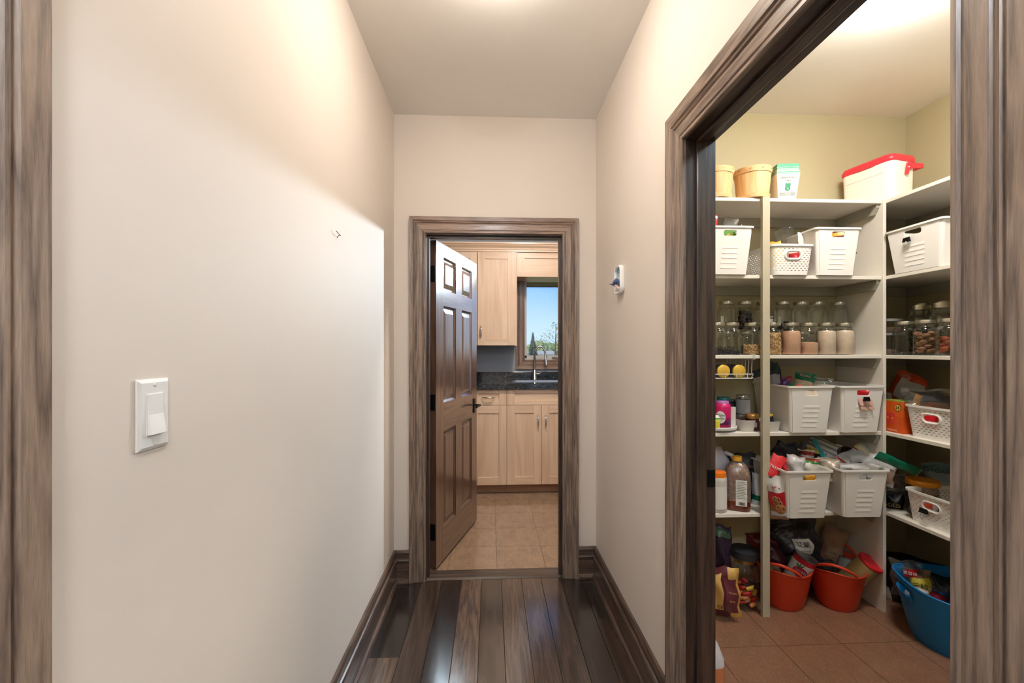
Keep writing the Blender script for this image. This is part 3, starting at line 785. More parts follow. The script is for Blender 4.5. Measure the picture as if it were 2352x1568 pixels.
# ceramic plaque on the right wall
p0 = at(1436, 640, X=XR); p1 = at(1411, 640, X=XR - .02)
pc = Vector((XR, (p0.y + p1.y) / 2, at(1424, 642, X=XR - .01).z))
pq = thing('wall_plaque', 'small white ceramic plaque with blue painted relief on the hallway wall', 'plaque', pc, PI)
wq, hq = abs(p0.y - p1.y) * .92, .135
def plo_(k, x): return [(x, y * k, z * k) for y, z in rrect(wq, hq, wq * .3, 5)]
MB().loft([plo_(.96, .001), plo_(1, .006), plo_(1, .02), plo_(.95, .024), plo_(.86, .022), plo_(.82, .012)]).build('tray', M_WHITE, pq, smooth=True)
mseab = bands('plaque_paint', [(0, (212, 206, 180)), (.12, (120, 160, 182)), (.42, (214, 214, 190)), (.62, (150, 190, 190)), (.78, (96, 150, 176)), (.9, (96, 150, 176))], 'Z', .11, .25, wrinkle=0)
o = MB().loft([[(x, y * .8, z * .8 + .055) for y, z in rrect(wq, hq, wq * .3, 5)] for x in (.0115, .0135)]).build('painted_scene', mseab, pq); o.location = (0, 0, -.055)
mblue = mat('glaze_blue', (72, 92, 142), .25, var=.25, vscale=90)
MB().tube([(.014, .022, -.012), (.026, .006, -.006), (.03, -.012, -.014), (.022, -.026, -.026)], [.006, .013, .012, .003], 10).build('figure_body', mblue, pq, smooth=True)
MB().loft([[(.026, -.02, -.016), (.03, -.012, -.02), (.027, -.016, -.03)], [(.052, -.036, -.014), (.054, -.034, -.0145), (.053, -.036, -.0155)]]).build('figure_fin', mblue, pq)
MB().tube([(.016, .016, -.046), (.024, .008, -.034), (.03, -.006, -.024), (.034, -.022, -.018)], [.009, .006, .004, .002], 8).build('figure_arm', mat('glaze_pink', (226, 186, 176), .25), pq, smooth=True)
#PART3
# ================================================================== PANTRY SHELVING
SH = [2.138, 1.742, 1.332, .934, .520]
FY, FX, ST = 2.170, 2.047, .018
bs = thing('back_shelving', 'white five tier shelving along the pantry back wall', 'shelving', (1.4, 2.32, 0))
def W(o): o.matrix_parent_inverse = Matrix.Translation(-Vector(o.parent.location)); return o
for z in SH:
    W(MB().box(PX0 + .001, 2.029, FY, PY1 - .001, z - ST, z).build('shelf', M_SHELF, bs, bevel=.0015, bseg=1))
    W(MB().box(PX0 + .02, 2.011, PY1 - .02, PY1 - .001, z - ST - .052, z - ST - .0005).build('wall_cleat', M_CLEAT, bs))
    prof = [(FY + .012, z - ST - .0005), (PY1 - .021, z - ST - .0005), (PY1 - .021, z - ST - .052), (FY + .035, z - ST - .052), (FY + .012, z - ST - .018)]
    W(MB().loft([[(x, y, q) for y, q in prof] for x in (2.0115, 2.029)]).build('side_cleat', M_CLEAT, bs))
W(MB().box(2.0295, FX, 2.163, PY1 - .001, 0, SH[0]).build('divider_panel', M_SHELF, bs))
W(MB().box(1.379, 1.417, 2.149, 2.1685, 0, SH[0] + .0).build('post', M_POST, bs, bevel=.001))
ss = thing('side_shelving', 'white five tier shelving along the pantry side wall', 'shelving', (2.25, 1.7, 0))
for z in SH:
    W(MB().box(FX + .001, PX1 - .001, .8, PY1 - .002, z - ST, z).build('shelf', M_SHELF, ss, bevel=.0015, bseg=1))
    W(MB().box(PX1 - .02, PX1 - .001, .8, PY1 - .022, z - ST - .052, z - ST - .0005).build('wall_cleat', M_CLEAT, ss))
    W(MB().box(FX + .001, PX1 - .021, PY1 - .021, PY1 - .002, z - ST - .052, z - ST - .0005).build('wall_cleat', M_CLEAT, ss))

# ------------------------------------------------------------------ generic makers
def hole_panel(mb, p00, p10, p11, p01, u0, u1, v0, v1, r, n=4):
    """bilinear panel with a rounded slot; returns the slot loop"""
    p00, p10, p11, p01 = map(Vector, (p00, p10, p11, p01))
    P = lambda u, v: (p00 * (1 - u) + p10 * u) * (1 - v) + (p01 * (1 - u) + p11 * u) * v
    w = ((p10 - p00).length + (p11 - p01).length) / 2; h = (p01 - p00).length
    lp = [(x / w, y / h) for x, y in rrect((u1 - u0) * w, (v1 - v0) * h, r, n, (u0 + u1) / 2 * w, (v0 + v1) / 2 * h)]
    hl = [P(u, v) for u, v in lp]
    cor = [p11, p01, p00, p10]
    ol = []
    for q in range(4): ol += [cor[q]] * (n + 1)
    N = len(hl)
    vs = hl + [p11, p01, p00, p10]; fs = []
    for i in range(N):
        k = (i + 1) % N
        ca, cb = i // (n + 1), k // (n + 1)
        if ca == cb: fs.append((i, k, N + ca))
        else: fs.append((i, k, N + cb, N + ca))
    mb.add(vs, fs)
    return hl
def storage_bin(label, x, y, z, rz=0.0, wb=.197, wt=.236, L0=.27, L1=.31, h=.238, group='white slotted plastic storage bins'):
    t = thing('storage_bin', label, 'bin', (x, y, z), rz, group)
    m = MB(); n = 3; r = .012
    lb = rrect(wb, L0, r, n); lt = rrect(wt, L1, r, n)
    N = len(lb); loops = [[(a, b, .001) for a, b in lb], [(a, b, h) for a, b in lt]]
    # corner order: (+,+),(-,+),(-,-),(+,-): back segment between corner 0 and 1, front between 2 and 3
    skip = {(n, n + 1), (3 * n + 2, 3 * n + 3)}
    vs = loops[0] + loops[1]; fs = []
    for i in range(N):
        k = (i + 1) % N
        if (i, k) in skip: continue
        fs.append((i, k, N + k, N + i))
    fs.append(tuple(range(N - 1, -1, -1)))
    m.add(vs, fs)
    rings = []
    for i, k in skip:
        a, b = i, k
        rings.append(hole_panel(m, loops[0][a], loops[0][b], loops[1][b], loops[1][a], .33, .67, .80, .93, .010))
    m.build('body', M_BIN, t, solid=.0028)
    rl = MB()
    o0 = rrect(wt + .001, L1 + .001, r, n); o1 = rrect(wt + .016, L1 + .016, r + .006, n)
    rl.loft([[(a, b, h - .002) for a, b in o0], [(a, b, h + .003) for a, b in o0], [(a, b, h + .003) for a, b in o1], [(a, b, h - .006) for a, b in o1], [(a, b, h - .006) for a, b in rrect(wt + .012, L1 + .012, r + .005, n)], [(a, b, h - .002) for a, b in rrect(wt + .012, L1 + .012, r + .005, n)], [(a, b, h - .002) for a, b in o0]], False, False)
    rl.build('rim', M_BIN, t, smooth=True)
    for hl in rings:
        MB().tube(hl, .0022, 6, closed=True).build('handle_slot_edge', M_BIN, t, smooth=True)
    me = None
    for i in range(5):
        v = .13 + i * .105
        zz = v * h
        yy = -(L0 / 2 + (L1 - L0) / 2 * v)
        off = (i - 2) * .0024
        if me is None:
            lw = .04 * wb / .197
            o = MB().loft([[(s, .003, 0), (s, -.0042, 0), (s, -.0016, .022), (s, .003, .022)] for s in (-lw, lw)]).build('louver', M_BIN, t, loc=(off, yy, zz)); me = o.data
        else: o = link('louver', me, M_BIN, t, loc=(off, yy, zz))
        o.rotation_euler = (math.atan((L1 - L0) / 2 / h), 0, 0)
    return t
def woven_basket(label, x, y, z, rz=0.0, wb=.195, wt=.225, L0=.24, L1=.27, h=.15):
    t = thing('woven_basket', label, 'basket', (x, y, z), rz, 'white woven plastic baskets')
    per = []
    r = .03
    def loop(w, l, n_side):
        pts = []
        cc = rrect(w, l, r, 4)
        # resample rounded rectangle evenly
        seg = []; tot = 0
        for i in range(len(cc)):
            a, b = Vector(cc[i]), Vector(cc[(i + 1) % len(cc)])
            seg.append((tot, a, b)); tot += (b - a).length
        out = []
        for i in range(n_side):
            s = tot * i / n_side
            for q in range(len(seg)):
                t0, a, b = seg[q]; ln = (b - a).length
                if t0 + ln >= s - 1e-9 or q == len(seg) - 1:
                    out.append(a + (b - a) * ((s - t0) / ln if ln > 0 else 0)); break
        return out
    N = 168
    bl, tl_ = loop(wb, L0, N), loop(wt, L1, N)
    zs = [0, .014]
    rows = 11
    for i in range(rows):
        z0 = .014 + i * (h - .032) / rows
        zs += [z0 + .0075, z0 + (h - .032) / rows]
    zs += [h]
    zs = sorted(set(round(q, 5) for q in zs))
    vs = []; 
    for q in zs:
        f = q / h
        for i in range(N):
            p = bl[i] * (1 - f) + tl_[i] * f
            vs.append((p.x, p.y, q))
    fs = []
    def inslot(p, q, g=0.0):
        if abs(p[1]) < .40 * L0: return False
        cx_, cz_ = p[0], q - h * .66
        a, b = .036 + g, .0165 + g
        d = max(abs(cx_) - (a - b), 0)
        return d * d + cz_ * cz_ < b * b
    for k in range(len(zs) - 1):
        hole_row = k >= 2 and k < len(zs) - 2 and (k % 2 == 0)
        for i in range(N):
            j_ = (i + 1) % N
            f = (zs[k] + zs[k + 1]) / 2
            pm = (bl[i] + bl[j_]) / 2
            if inslot(pm, f): continue
            if hole_row and not inslot(pm, f, .010) and ((i + (2 if (k // 2) % 2 else 0)) % 4) < 2: continue
            fs.append((k * N + i, k * N + j_, (k + 1) * N + j_, (k + 1) * N + i))
    fs.append(tuple(range(N - 1, -1, -1)))
    MB().add(vs, fs).build('body', M_BIN, t, solid=.0022)
    o0 = rrect(wt, L1, r, 4); o1 = rrect(wt + .012, L1 + .012, r + .006, 4)
    MB().loft([[(a, b, h - .002) for a, b in o0], [(a, b, h + .004) for a, b in o0], [(a, b, h + .004) for a, b in o1], [(a, b, h - .006) for a, b in o1], [(a, b, h - .002) for a, b in o0]], False, False).build('rim', M_BIN, t, smooth=True)
    for sg in (-1, 1):
        f = .66; yy = sg * ((L0 * (1 - f) + L1 * f) / 2 + .001)
        lp = rrect(.082, .043, .0214, 6)
        MB().tube([(a, yy + sg * (b / h) * (L1 - L0) / 2, h * .66 + b) for a, b in lp], .0055, 6, closed=True).build('handle_ring', M_BIN, t, smooth=True)
    return t
M_GLASS = glassy('jar_glass', (.975, .98, .975), .07, .04)
M_LID = mat('jar_lid_tin', (186, 180, 166), .3, .9, var=.05)
JAR_GLASS_ME, JAR_LID_ME = {}, {}
def jar(label, x, y, z, content=None, h=.168, r=.047, group='glass screw top jars on the shelf', rz=0.0, lid=True):
    t = thing('glass_jar', label, 'jar', (x, y, z), rz, group)
    key = (h, r)
    s = r / .047; k = h / .168
    if key not in JAR_GLASS_ME:
        pr = [(.040, 0), (.0465, .005), (.047, .012), (.047, .108), (.0462, .118), (.043, .127), (.037, .134), (.0342, .138), (.0335, .143), (.0345, .145), (.0335, .148), (.0340, .155)]
        o = MB().lathe([(a * s, b * k) for a, b in pr], 26, cap1=False).build('glass_body', M_GLASS, t, smooth=True); JAR_GLASS_ME[key] = o.data
        o = MB().lathe([(.0352 * s, .151 * k), (.0372 * s, .152 * k), (.0372 * s, .164 * k), (.036 * s, h), (.030 * s, h), (.029 * s, h - .001)], 26).build('screw_lid', M_LID, t, smooth=True); JAR_LID_ME[key] = o.data
    else:
        link('glass_body', JAR_GLASS_ME[key], None, t); link('screw_lid', JAR_LID_ME[key], None, t)
    if content:
        kind, col, fill = content
        f = fill * .118 * k
        ri = .0445 * s
        if kind == 'powder':
            pr = [(ri * .88, .003), (ri, .008), (ri, min(f, .105 * k))]
            if f > .105 * k: pr.append((ri * .93, f))
            pr.append((ri * .5, f + .003))
            MB().lathe(pr, 22).build('contents', mat('powder_%d_%d_%d' % col, col, .9, var=.05, vscale=60), t, smooth=True)
        elif kind == 'rings':
            m = MB(); mm = mat('cereal_ring', (222, 184, 132), .8, var=.12, vscale=80)
            nring = int(360 * fill)
            for q in range(nring):
                a = random.uniform(0, 2 * PI); rr = ri * (.86 if q % 4 else random.uniform(.2, .8)); zz = random.uniform(.008, f)
                ax = Vector((random.uniform(-1, 1), random.uniform(-1, 1), random.uniform(-1, 1))).normalized()
                b1 = ax.orthogonal().normalized(); b2 = ax.cross(b1)
                c = Vector((rr * math.cos(a), rr * math.sin(a), zz))
                lps = []
                for u in range(8):
                    d = b1 * math.cos(2 * PI * u / 8) + b2 * math.sin(2 * PI * u / 8)
                    lps.append([c + d * (.0048 + .0022 * math.cos(2 * PI * w / 5)) + ax * .0022 * math.sin(2 * PI * w / 5) for w in range(5)])
                lps.append(lps[0]); m.loft(lps, False, False)
            MB().lathe([(ri * .75, .003), (ri * .78, f * .97)], 16).build('contents_core', mm, t)
            o = m.build('cereal', mm, t, smooth=True); o['kind'] = 'stuff'
        elif kind == 'lumps':
            m = MB(); mm = mat('lump_%d_%d_%d' % col, col, .75, var=.35, vscale=70, bump=.4, bscale=120)
            nl_ = max(5, int(26 * fill)); sz = .017
            for q in range(nl_):
                a = q * 2.4; rr = ri * random.uniform(.35, .6); zz = .016 + (f - .02) * (q + .5) / nl_
                blob(m, (rr * math.cos(a), rr * math.sin(a), zz), (sz * random.uniform(.8, 1.1), sz, sz * random.uniform(.5, .8)), 6, .34)
            o = m.build('dried_pieces', mm, t, smooth=True); o['kind'] = 'stuff'
        elif kind == 'bits':
            m = MB(); mm = mat('bits_%d_%d_%d' % col, col, .8, var=.3, vscale=80)
            for q in range(int(500 * fill) + 140):
                a = random.uniform(0, 2 * PI); rr = ri * math.sqrt(random.uniform(.05, .85)); zz = .004 + max(.010, f * .6) * random.random() ** 1.6
                c = Vector((rr * math.cos(a), rr * math.sin(a), zz)); s1 = random.uniform(.003, .006)
                d = [Vector((random.uniform(-1, 1), random.uniform(-1, 1), random.uniform(-1, 1))) * s1 for _ in range(4)]
                m.add([c + e for e in d], [(0, 1, 2), (0, 2, 3), (0, 3, 1), (1, 3, 2)])
            o = m.build('dried_bits', mm, t); o['kind'] = 'stuff'
    return t
def face_frame(A, B, yaw=0.0, face=None):
    za = (B - A).normalized()
    mid = (A + B) / 2
    f = Vector((-mid.x, -mid.y, 0)).normalized() if face is None else Vector(face).normalized()
    f = Matrix.Rotation(yaw, 3, 'Z') @ f
    ya = -(f - za * f.dot(za)).normalized()
    xa = ya.cross(za)
    return xa, ya, za
def pouch(name, label, cat, A, B, w, t, m, yaw=0.0, face=None, lab=None, txt=None, seal=None, rough=.17, group=None, bow=0.0, top=.09, narrow=0.0, clip=None, txtm=None):
    """limp packet from base point A to top point B; lab=(u0,u1,v0,v1,material)"""
    A, B = Vector(A), Vector(B); h = (B - A).length
    o = thing(name, label, cat, A, 0, group)
    xa, ya, za = face_frame(A, B, yaw, face)
    orient(o, A, xa, ya, za)
    rs = random.Random(hash(label) % 99991 if False else sum(ord(c) for c in label))
    nx, nz = 8, 12
    ph = [rs.uniform(0, 6.28) for _ in range(6)]
    def P(u, v, sg, extra=0.0):
        b = (1 - abs(2 * u - 1) ** 2.6) * max(0, math.sin(PI * min(1, max(0, (v * .97) / (1 - top * .6))))) ** .55 if v < 1 - top else 0
        wz = w * (1 - narrow * v) * (1 - .05 * math.sin(PI * v))
        wr = rough * t * (math.sin(7 * u + 9 * v + ph[0]) * .5 + math.sin(11 * v - 5 * u + ph[1]) * .35 + math.sin(10 * u + 3 * v + ph[2]) * .3)
        x = (u - .5) * wz + .03 * w * math.sin(11 * v + ph[3]) + .02 * w * math.sin(15 * v + 3 * u + ph[5])
        y = sg * (t / 2 * b + (wr if 0 < u < 1 else 0) * (b > .05) + .0006 + extra) + bow * (v * v) + .03 * w * math.sin(6 * u + ph[4]) * (v > 1 - top)
        return (x, y, v * h + .05 * h * v * (math.sin(5 * u + ph[5]) * .6 + math.sin(12 * u + ph[2]) * .4))
    mb = MB(); vs = []; fs = []
    for sg in (-1, 1):
        for k in range(nz + 1):
            for i in range(nx + 1): vs.append(P(i / nx, k / nz, sg))
    q = (nx + 1) * (nz + 1)
    for s_ in (0, 1):
        for k in range(nz):
            for i in range(nx):
                a = s_ * q + k * (nx + 1) + i
                fs.append((a, a + 1, a + nx + 2, a + nx + 1) if s_ == 0 else (a, a + nx + 1, a + nx + 2, a + 1))
    for k in range(nz):
        a = k * (nx + 1); fs.append((a, a + nx + 1, q + a + nx + 1, q + a)); a += nx; fs.append((a, q + a, q + a + nx + 1, a + nx + 1))
    mb.add(vs, fs).build('packet_body', m, o, smooth=True)
    if lab:
        for L_ in (lab if isinstance(lab, list) else [lab]):
            u0, u1, v0, v1, lm = L_
            vv = []; ff = []; a_, b_ = 6, 6
            for k in range(b_ + 1):
                for i in range(a_ + 1):
                    vv.append(P(u0 + (u1 - u0) * i / a_, v0 + (v1 - v0) * k / b_, -1, .0016 + .06 * t))
            for k in range(b_):
                for i in range(a_):
                    c = k * (a_ + 1) + i; ff.append((c, c + 1, c + a_ + 2, c + a_ + 1))
            MB().add(vv, ff).build('printed_label', lm, o, smooth=True)
    if seal: 
        MB().box(-w * (1 - narrow) * .5, w * (1 - narrow) * .5, -.0022, .0022 + abs(bow) * 0, h * (1 - top * .55), h).build('seal_strip', seal, o)
    if txt:
        for (s_, size, u, v, tm) in (txt if isinstance(txt, list) else [txt]):
            p = P(u, v, -1, .004 + .10 * t)
            textmesh(s_, size, 'lettering', tm, o, (p[0], p[1] - .002, p[2]))
    if clip:
        pass
    return o
def can(label, base_, top_, r, mats, txt=None, lidm=None, group=None, ring=True):
    """tin can from base centre to top centre"""
    A, B = Vector(base_), Vector(top_); h = (B - A).length
    t = thing('tin_can', label, 'can', A, 0, group)
    xa, ya, za = face_frame(A, B)
    orient(t, A, xa, ya, za)
    ml, mt = mats
    MB().lathe([(r * .97, .0), (r, .002), (r, .005), (r * .98, .007), (r * .98, h - .007), (r, h - .005), (r, h - .001), (r * .95, h), (r * .94, h - .004), (.002, h - .004)], 28).build('tin', mt, t, smooth=True)
    MB().lathe([(r * .985, .008), (r * .988, .009), (r * .988, h - .009), (r * .985, h - .008)], 28, cap0=False, cap1=False).build('paper_label', ml, t, smooth=True)
    if lidm: MB().lathe([(r * 1.02, h - .010), (r * 1.04, h - .008), (r * 1.04, h + .002), (r * 1.0, h + .004), (r * .9, h + .004), (r * .88, h + .001), (.002, h + .001)], 28).build('plastic_lid', lidm, t, smooth=True)
    if txt:
        for (s_, size, dx, z, tm) in txt:
            textmesh(s_, size, 'lettering', tm, t, (dx, -r * .99 - .0012, z))
    return t
M_SILV = mat('foil_silver', (190, 190, 192), .25, .85, var=.08)
M_CLEAR = glassy('clear_film', (.93, .94, .95), .10, .10, .9, .10, 22)
M_CLEARB = glassy('clear_film_glossy', (.9, .92, .93), .12, .08, 1.0, .05, 14)

# ------------------------------------------------------------------ top shelf
def veneer_basket(label, px0, px1, pyt, Y, h, r):
    c = at((px0 + px1) / 2, 450, Y=Y)
    t = thing('veneer_basket', label, 'basket', (c.x, Y, SH[0]), .3, 'round wooden fruit baskets')
    mv = wood('veneer_upright', (214, 170, 118), (240, 206, 158), 'Z', .6, 24, (.1, .9), .08)
    mh = wood('veneer_hoop', (206, 160, 108), (236, 200, 150), 'X', .6, 24, (.1, .9), .2)
    rb = r * .84
    n = 14
    for i in range(n):   # staves
        a0, a1 = 2 * PI * i / n - .004, 2 * PI * (i + 1) / n + .012
        m = MB(); ls = []
        for z, q in ((.004, rb), (h, r)):
            l = []
            for s_, off in ((1, 0), (-1, -.0022)):
                for k in range(4):
                    a = a0 + (a1 - a0) * (k if s_ > 0 else 3 - k) / 3
                    rr = q + off + (.0008 if i % 2 else 0)
                    l.append((rr * math.cos(a), rr * math.sin(a), z))
            ls.append(l)
        m.loft(ls).build('stave', mv, t, smooth=False)
    for z0, z1, r0, r1 in ((h - .024, h + .004, r - .003, r + .0005), (.004, .026, rb + .001, rb + .004)):
        MB().lathe([(r0 + .001, z0), (r0 + .0045, z0), (r1 + .0045, z1), (r1 + .001, z1), (r0 + .001, z0)], 40, cap0=False, cap1=False).build('hoop', mh, t, smooth=True)
    MB().lathe([(rb - .002, .0), (rb - .002, .005)], 32).build('bottom', mat('veneer_bottom', (196, 150, 112), .7, var=.25, vscale=25), t)
    for i in range(10):
        a = 2 * PI * i / 10
        o = MB().box(-.005, .005, -.0012, 0, -.001, .001).build('staple', mat('staple', (130, 112, 90), .4, .8), t)
        o.location = ((r + .0055) * math.cos(a), (r + .0055) * math.sin(a), h - .01); o.rotation_euler = (0, 0, a + PI / 2)
    return t
veneer_basket('round wooden fruit basket half hidden by the pantry doorway', 1596, 1688, 372, 2.245, .155, .088)
veneer_basket('round wooden fruit basket next to the paper cartons', 1686, 1770, 373, 2.235, .158, .088)
def carton(label, x, y, z, s, h, zlift):
    t = thing('fruit_carton', label, 'carton', (x, y, z + zlift), -.12, 'nested green and white fruit cartons')
    w0, w1 = .088 * s, .118 * s
    mm = bands('carton_print', [(0, (232, 228, 216)), (.80, (70, 160, 128)), (.82, (232, 228, 216)), (.835, (70, 160, 128)), (.87, (232, 228, 216)), (.885, (70, 160, 128))], 'Z', .16, .6, wrinkle=0)
    m = MB()
    a, b = w0 / 2, w1 / 2
    lo_ = lambda q, z_: [(q, q, z_), (-q, q, z_), (-q, -q, z_), (q, -q, z_)]
    m.loft([lo_(a, 0), lo_(b * .985, h * .93), lo_(b * .93, h)], True, False)
    m.build('box_body', mm, t, solid=.0018)
    return t, b, a
cpos = at(1797, 450, Y=2.225)
tc1, b1, a1 = carton('white fruit carton with green rim, nested inside the other carton', cpos.x, 2.225, SH[0], .94, .158, .022)
tc2, b2, a2 = carton('white fruit carton with green bands and leaf emblem, holding another carton', cpos.x, 2.225, SH[0], 1.0, .145, .0)
mg = mat('print_green', (60, 150, 118), .6)
tilt = math.atan((b2 - a2) / .145)
def on_carton(z): return -(a2 + (b2 - a2) * z / .145) - .0012
for s_, sz, z in (('CANADA NO.1', .0125, .108), ('4 litres', .0105, .092), ('PRODUCT OF CANADA', .0075, .030), ('PRODUIT DU CANADA', .0075, .0215)):
    textmesh(s_, sz, 'lettering', mat('print_grey', (110, 116, 108), .6), tc2, (0, on_carton(z), z), (PI / 2 + tilt, 0, 0))
em = MB()
for i in range(3):
    x = (i - 1) * .009
    em.loft([[(x + .0055 * math.cos(2 * PI * k / 8) * .8, -.0004 * q, .018 + .011 * math.sin(2 * PI * k / 8)) for k in range(8)] for q in (0, 1)])
em.loft([[(.0135 * math.cos(2 * PI * k / 14), -.0004 * q, .0125 * math.sin(2 * PI * k / 14)) for k in range(14)] for q in (0, 1)])
o = em.build('leaf_emblem', mg, tc2); o.location = (0, on_carton(.058), .054); o.rotation_euler = (tilt, 0, 0)
o = MB().loft([[(.006 * math.cos(2 * PI * k / 3 + PI / 2), -.0002 - .0003 * q, .007 * math.sin(2 * PI * k / 3 + PI / 2)) for k in range(3)] for q in (0, 1)]).build('emblem_heart', M_PAPER, tc2); o.location = (0, on_carton(.058) - .0003, .054); o.rotation_euler = (tilt, PI, 0)
# cooler: long side seen at a slant, corner towards the viewer
cl = thing('cooler', 'white picnic cooler with red lid and red swing handle', 'cooler', (2.108, 2.284, SH[0] + .0005), math.radians(-77))
M_RED = mat('cooler_red', (226, 52, 66), .35)
M_COOL = mat('cooler_white', (240, 234, 224), .4, var=.01, bump=.1, bscale=60)
def crr(k, z, w=.265, d=.17): return [(a, b, z) for a, b in rrect(w * k, d * k, .03, 5)]
MB().loft([crr(.95, .0), crr(.98, .012), crr(1.0, .16), crr(1.015, .192), crr(1.0, .198)]).build('body', M_COOL, cl, smooth=True)
MB().loft([crr(1.03, .198), crr(1.05, .204), crr(1.05, .216), crr(1.0, .232), crr(.9, .237)]).build('lid', M_RED, cl, smooth=True)
MB().box(-.05, .05, -.0935, -.089, .196, .212).build('lid_grip', M_RED, cl, bevel=.002)
MB().box(-.10, .09, -.0875, -.084, .145, .178).build('molded_panel', M_COOL, cl, bevel=.0012)
for sx_ in (-1, 1):
    MB().loft([[(sx_ * (.1345 + .010 * q), y, z) for y, z in ((-.004, .128), (.014, .128), (.024, .158), (.11, .172), (.11, .195), (.012, .19), (.004, .165))] for q in (0, 1)]).build('handle_arm', M_RED, cl, bevel=.002)
    o = MB().lathe([(.004, 0), (.003, .002)], 10).build('pivot_pin', M_WHITE, cl); o.location = (sx_ * .145, .014, .165); o.rotation_euler = (0, sx_ * PI / 2, 0)
MB().box(-.144, .144, .11, .128, .172, .195).build('handle_bar', M_RED, cl, bevel=.004)
# ------------------------------------------------------------------ second shelf
storage_bin('white bin on the second shelf next to the pantry doorway', 1.205, 2.295, SH[1])
storage_bin('white bin on the second shelf beside the woven basket', 1.772, 2.295, SH[1])
storage_bin('wide white bin with a binder clip, on the upper side shelf', 2.20, 2.005, SH[1], -PI / 2, wb=.235, wt=.285, L0=.30, L1=.34, h=.215)
woven_basket('white woven basket on the second shelf between post and bin', 1.535, 2.275, SH[1])
def binder_clip(label, p, rz, s=1.0):
    t = thing('binder_clip', label, 'clip', p, rz, 'black binder clips')
    MB().loft([[(x, -.010, -.012), (x, .004, -.012), (x, .004, -.010), (x, -.002, .010), (x, -.004, .010)] for x in (-.015 * s, .015 * s)]).build('clip_body', M_BLACK, t)
    MB().tube([(-.004, -.009, -.010), (-.007, -.012, -.022), (-.006, -.013, -.036), (0, -.0135, -.041), (.006, -.013, -.036), (.007, -.012, -.022), (.004, -.009, -.010)], .0009, 6).build('wire_arm', M_SILV, t)
    return t
gp = at(2089, 549, X=2.035)
binder_clip('black binder clip on the handle slot of the upper side shelf bin', (2.022, gp.y, gp.z - .002), -PI / 2, 1.1)
def packet(name, label, cat, bx, by, tx, ty, wpx, Y, t, m, X=None, dY=0.0, **k):
    if X is None: A, B = at(bx, by, Y=Y), at(tx, ty, Y=Y + dY)
    else: A, B = at(bx, by, X=X), at(tx, ty, X=X + dY)
    d = (A - Vector((0, 0, CAMZ))).dot(Vector((SN, CS, 0)))
    return pouch(name, label, cat, A, B, 1.08 * wpx * d / FPX, t * 1.35, m, **k)
packet('food_packet', 'small green packet seen through the slot of the doorway bin', 'packet', 1676, 590, 1676, 524, 22, 2.175, .012, bands('p_green', [(0, (230, 230, 220)), (.3, (120, 178, 96)), (.97, (230, 230, 220))], 'Z', .15), lab=(.2, .8, .6, .8, mat('lemon', (226, 214, 120), .4)))
packet('food_packet', 'white barcoded packet seen through the slot of the doorway bin', 'packet', 1698, 590, 1692, 518, 20, 2.180, .010, M_PAPER, lab=(.3, .6, .62, .74, M_INK))
packet('food_packet', 'clear plastic packet sticking up from the doorway bin', 'packet', 1664, 560, 1681, 500, 28, 2.26, .02, M_CLEAR)
packet('food_packet', 'red and white packet at the edge of the pantry doorway', 'packet', 1640, 560, 1640, 496, 14, 2.22, .02, bands('p_redwhite', [(0, (214, 40, 40)), (.82, (232, 226, 220)), (.9, (214, 40, 40))], 'Z', .16))
packet('food_packet', 'hazy clear bag slumped behind the woven basket', 'bag', 1812, 590, 1800, 524, 34, 2.385, .05, M_CLEAR)
packet('food_packet', 'clear pasta bag with gold print inside the second shelf bin', 'bag', 1858, 570, 1850, 530, 40, 2.36, .05, bands('p_gold', [(0, (180, 140, 70)), (.75, (150, 140, 126)), (.95, (170, 160, 150))], 'Z', .12))
packet('food_packet', 'brown and yellow packet seen through the slot of the second shelf bin', 'packet', 1936, 585, 1936, 524, 44, 2.20, .02, bands('p_brown', [(0, (92, 40, 30)), (.45, (104, 44, 34)), (.62, (220, 176, 70)), (.74, (92, 40, 30))], 'Z', .16))
packet('food_packet', 'magenta and white packet against the side of the second shelf bin', 'packet', 1848, 580, 1848, 534, 38, 2.24, .012, bands('p_mag', [(0, (228, 222, 214)), (.35, (220, 40, 104)), (.6, (228, 210, 190)), (.8, (220, 40, 104)), (.86, (232, 224, 216))], 'X', .05), yaw=.9)
packet('food_packet', 'dark red packet inside the woven basket', 'packet', 1835, 622, 1832, 572, 34, 2.21, .03, bands('p_dred', [(0, (160, 40, 46)), (.55, (176, 36, 48)), (.8, (214, 190, 176))], 'Z', .12))
packet('food_packet', 'yellow card packet leaning in the back of the woven basket', 'packet', 1786, 610, 1776, 556, 30, 2.30, .02, mat('card_yellow', (236, 190, 80), .5))
# ------------------------------------------------------------------ jars on the middle shelf
JZ = SH[2] + .0005
PINK, PALE = (232, 184, 154), (244, 222, 198)
fj = [(1647, ('bits', (40, 36, 50), .45), 'front row glass jar with dark beans at the pantry doorway edge'), (1680, ('bits', (38, 40, 52), .22), 'front row glass jar with a little dark dried herb'), (1728, ('rings', None, .42), 'front row glass jar less than half full of ring cereal'), (1772, ('rings', None, .98), 'front row glass jar full of ring cereal'),
      (1816, ('powder', PINK, 1.05), 'front row glass jar full of pinkish tan powder'), (1856, ('powder', PINK, .55), 'front row glass jar half full of pinkish tan powder'), (1897, ('powder', PALE, 1.06), 'front row glass jar of pale powder next to the tan powder'), (1939, ('powder', PALE, 1.07), 'front row glass jar of pale powder at the end of the row')]
for xx, c, lb in fj:
    jar(lb, at(xx, 800, Y=2.228).x, 2.228, JZ, c)
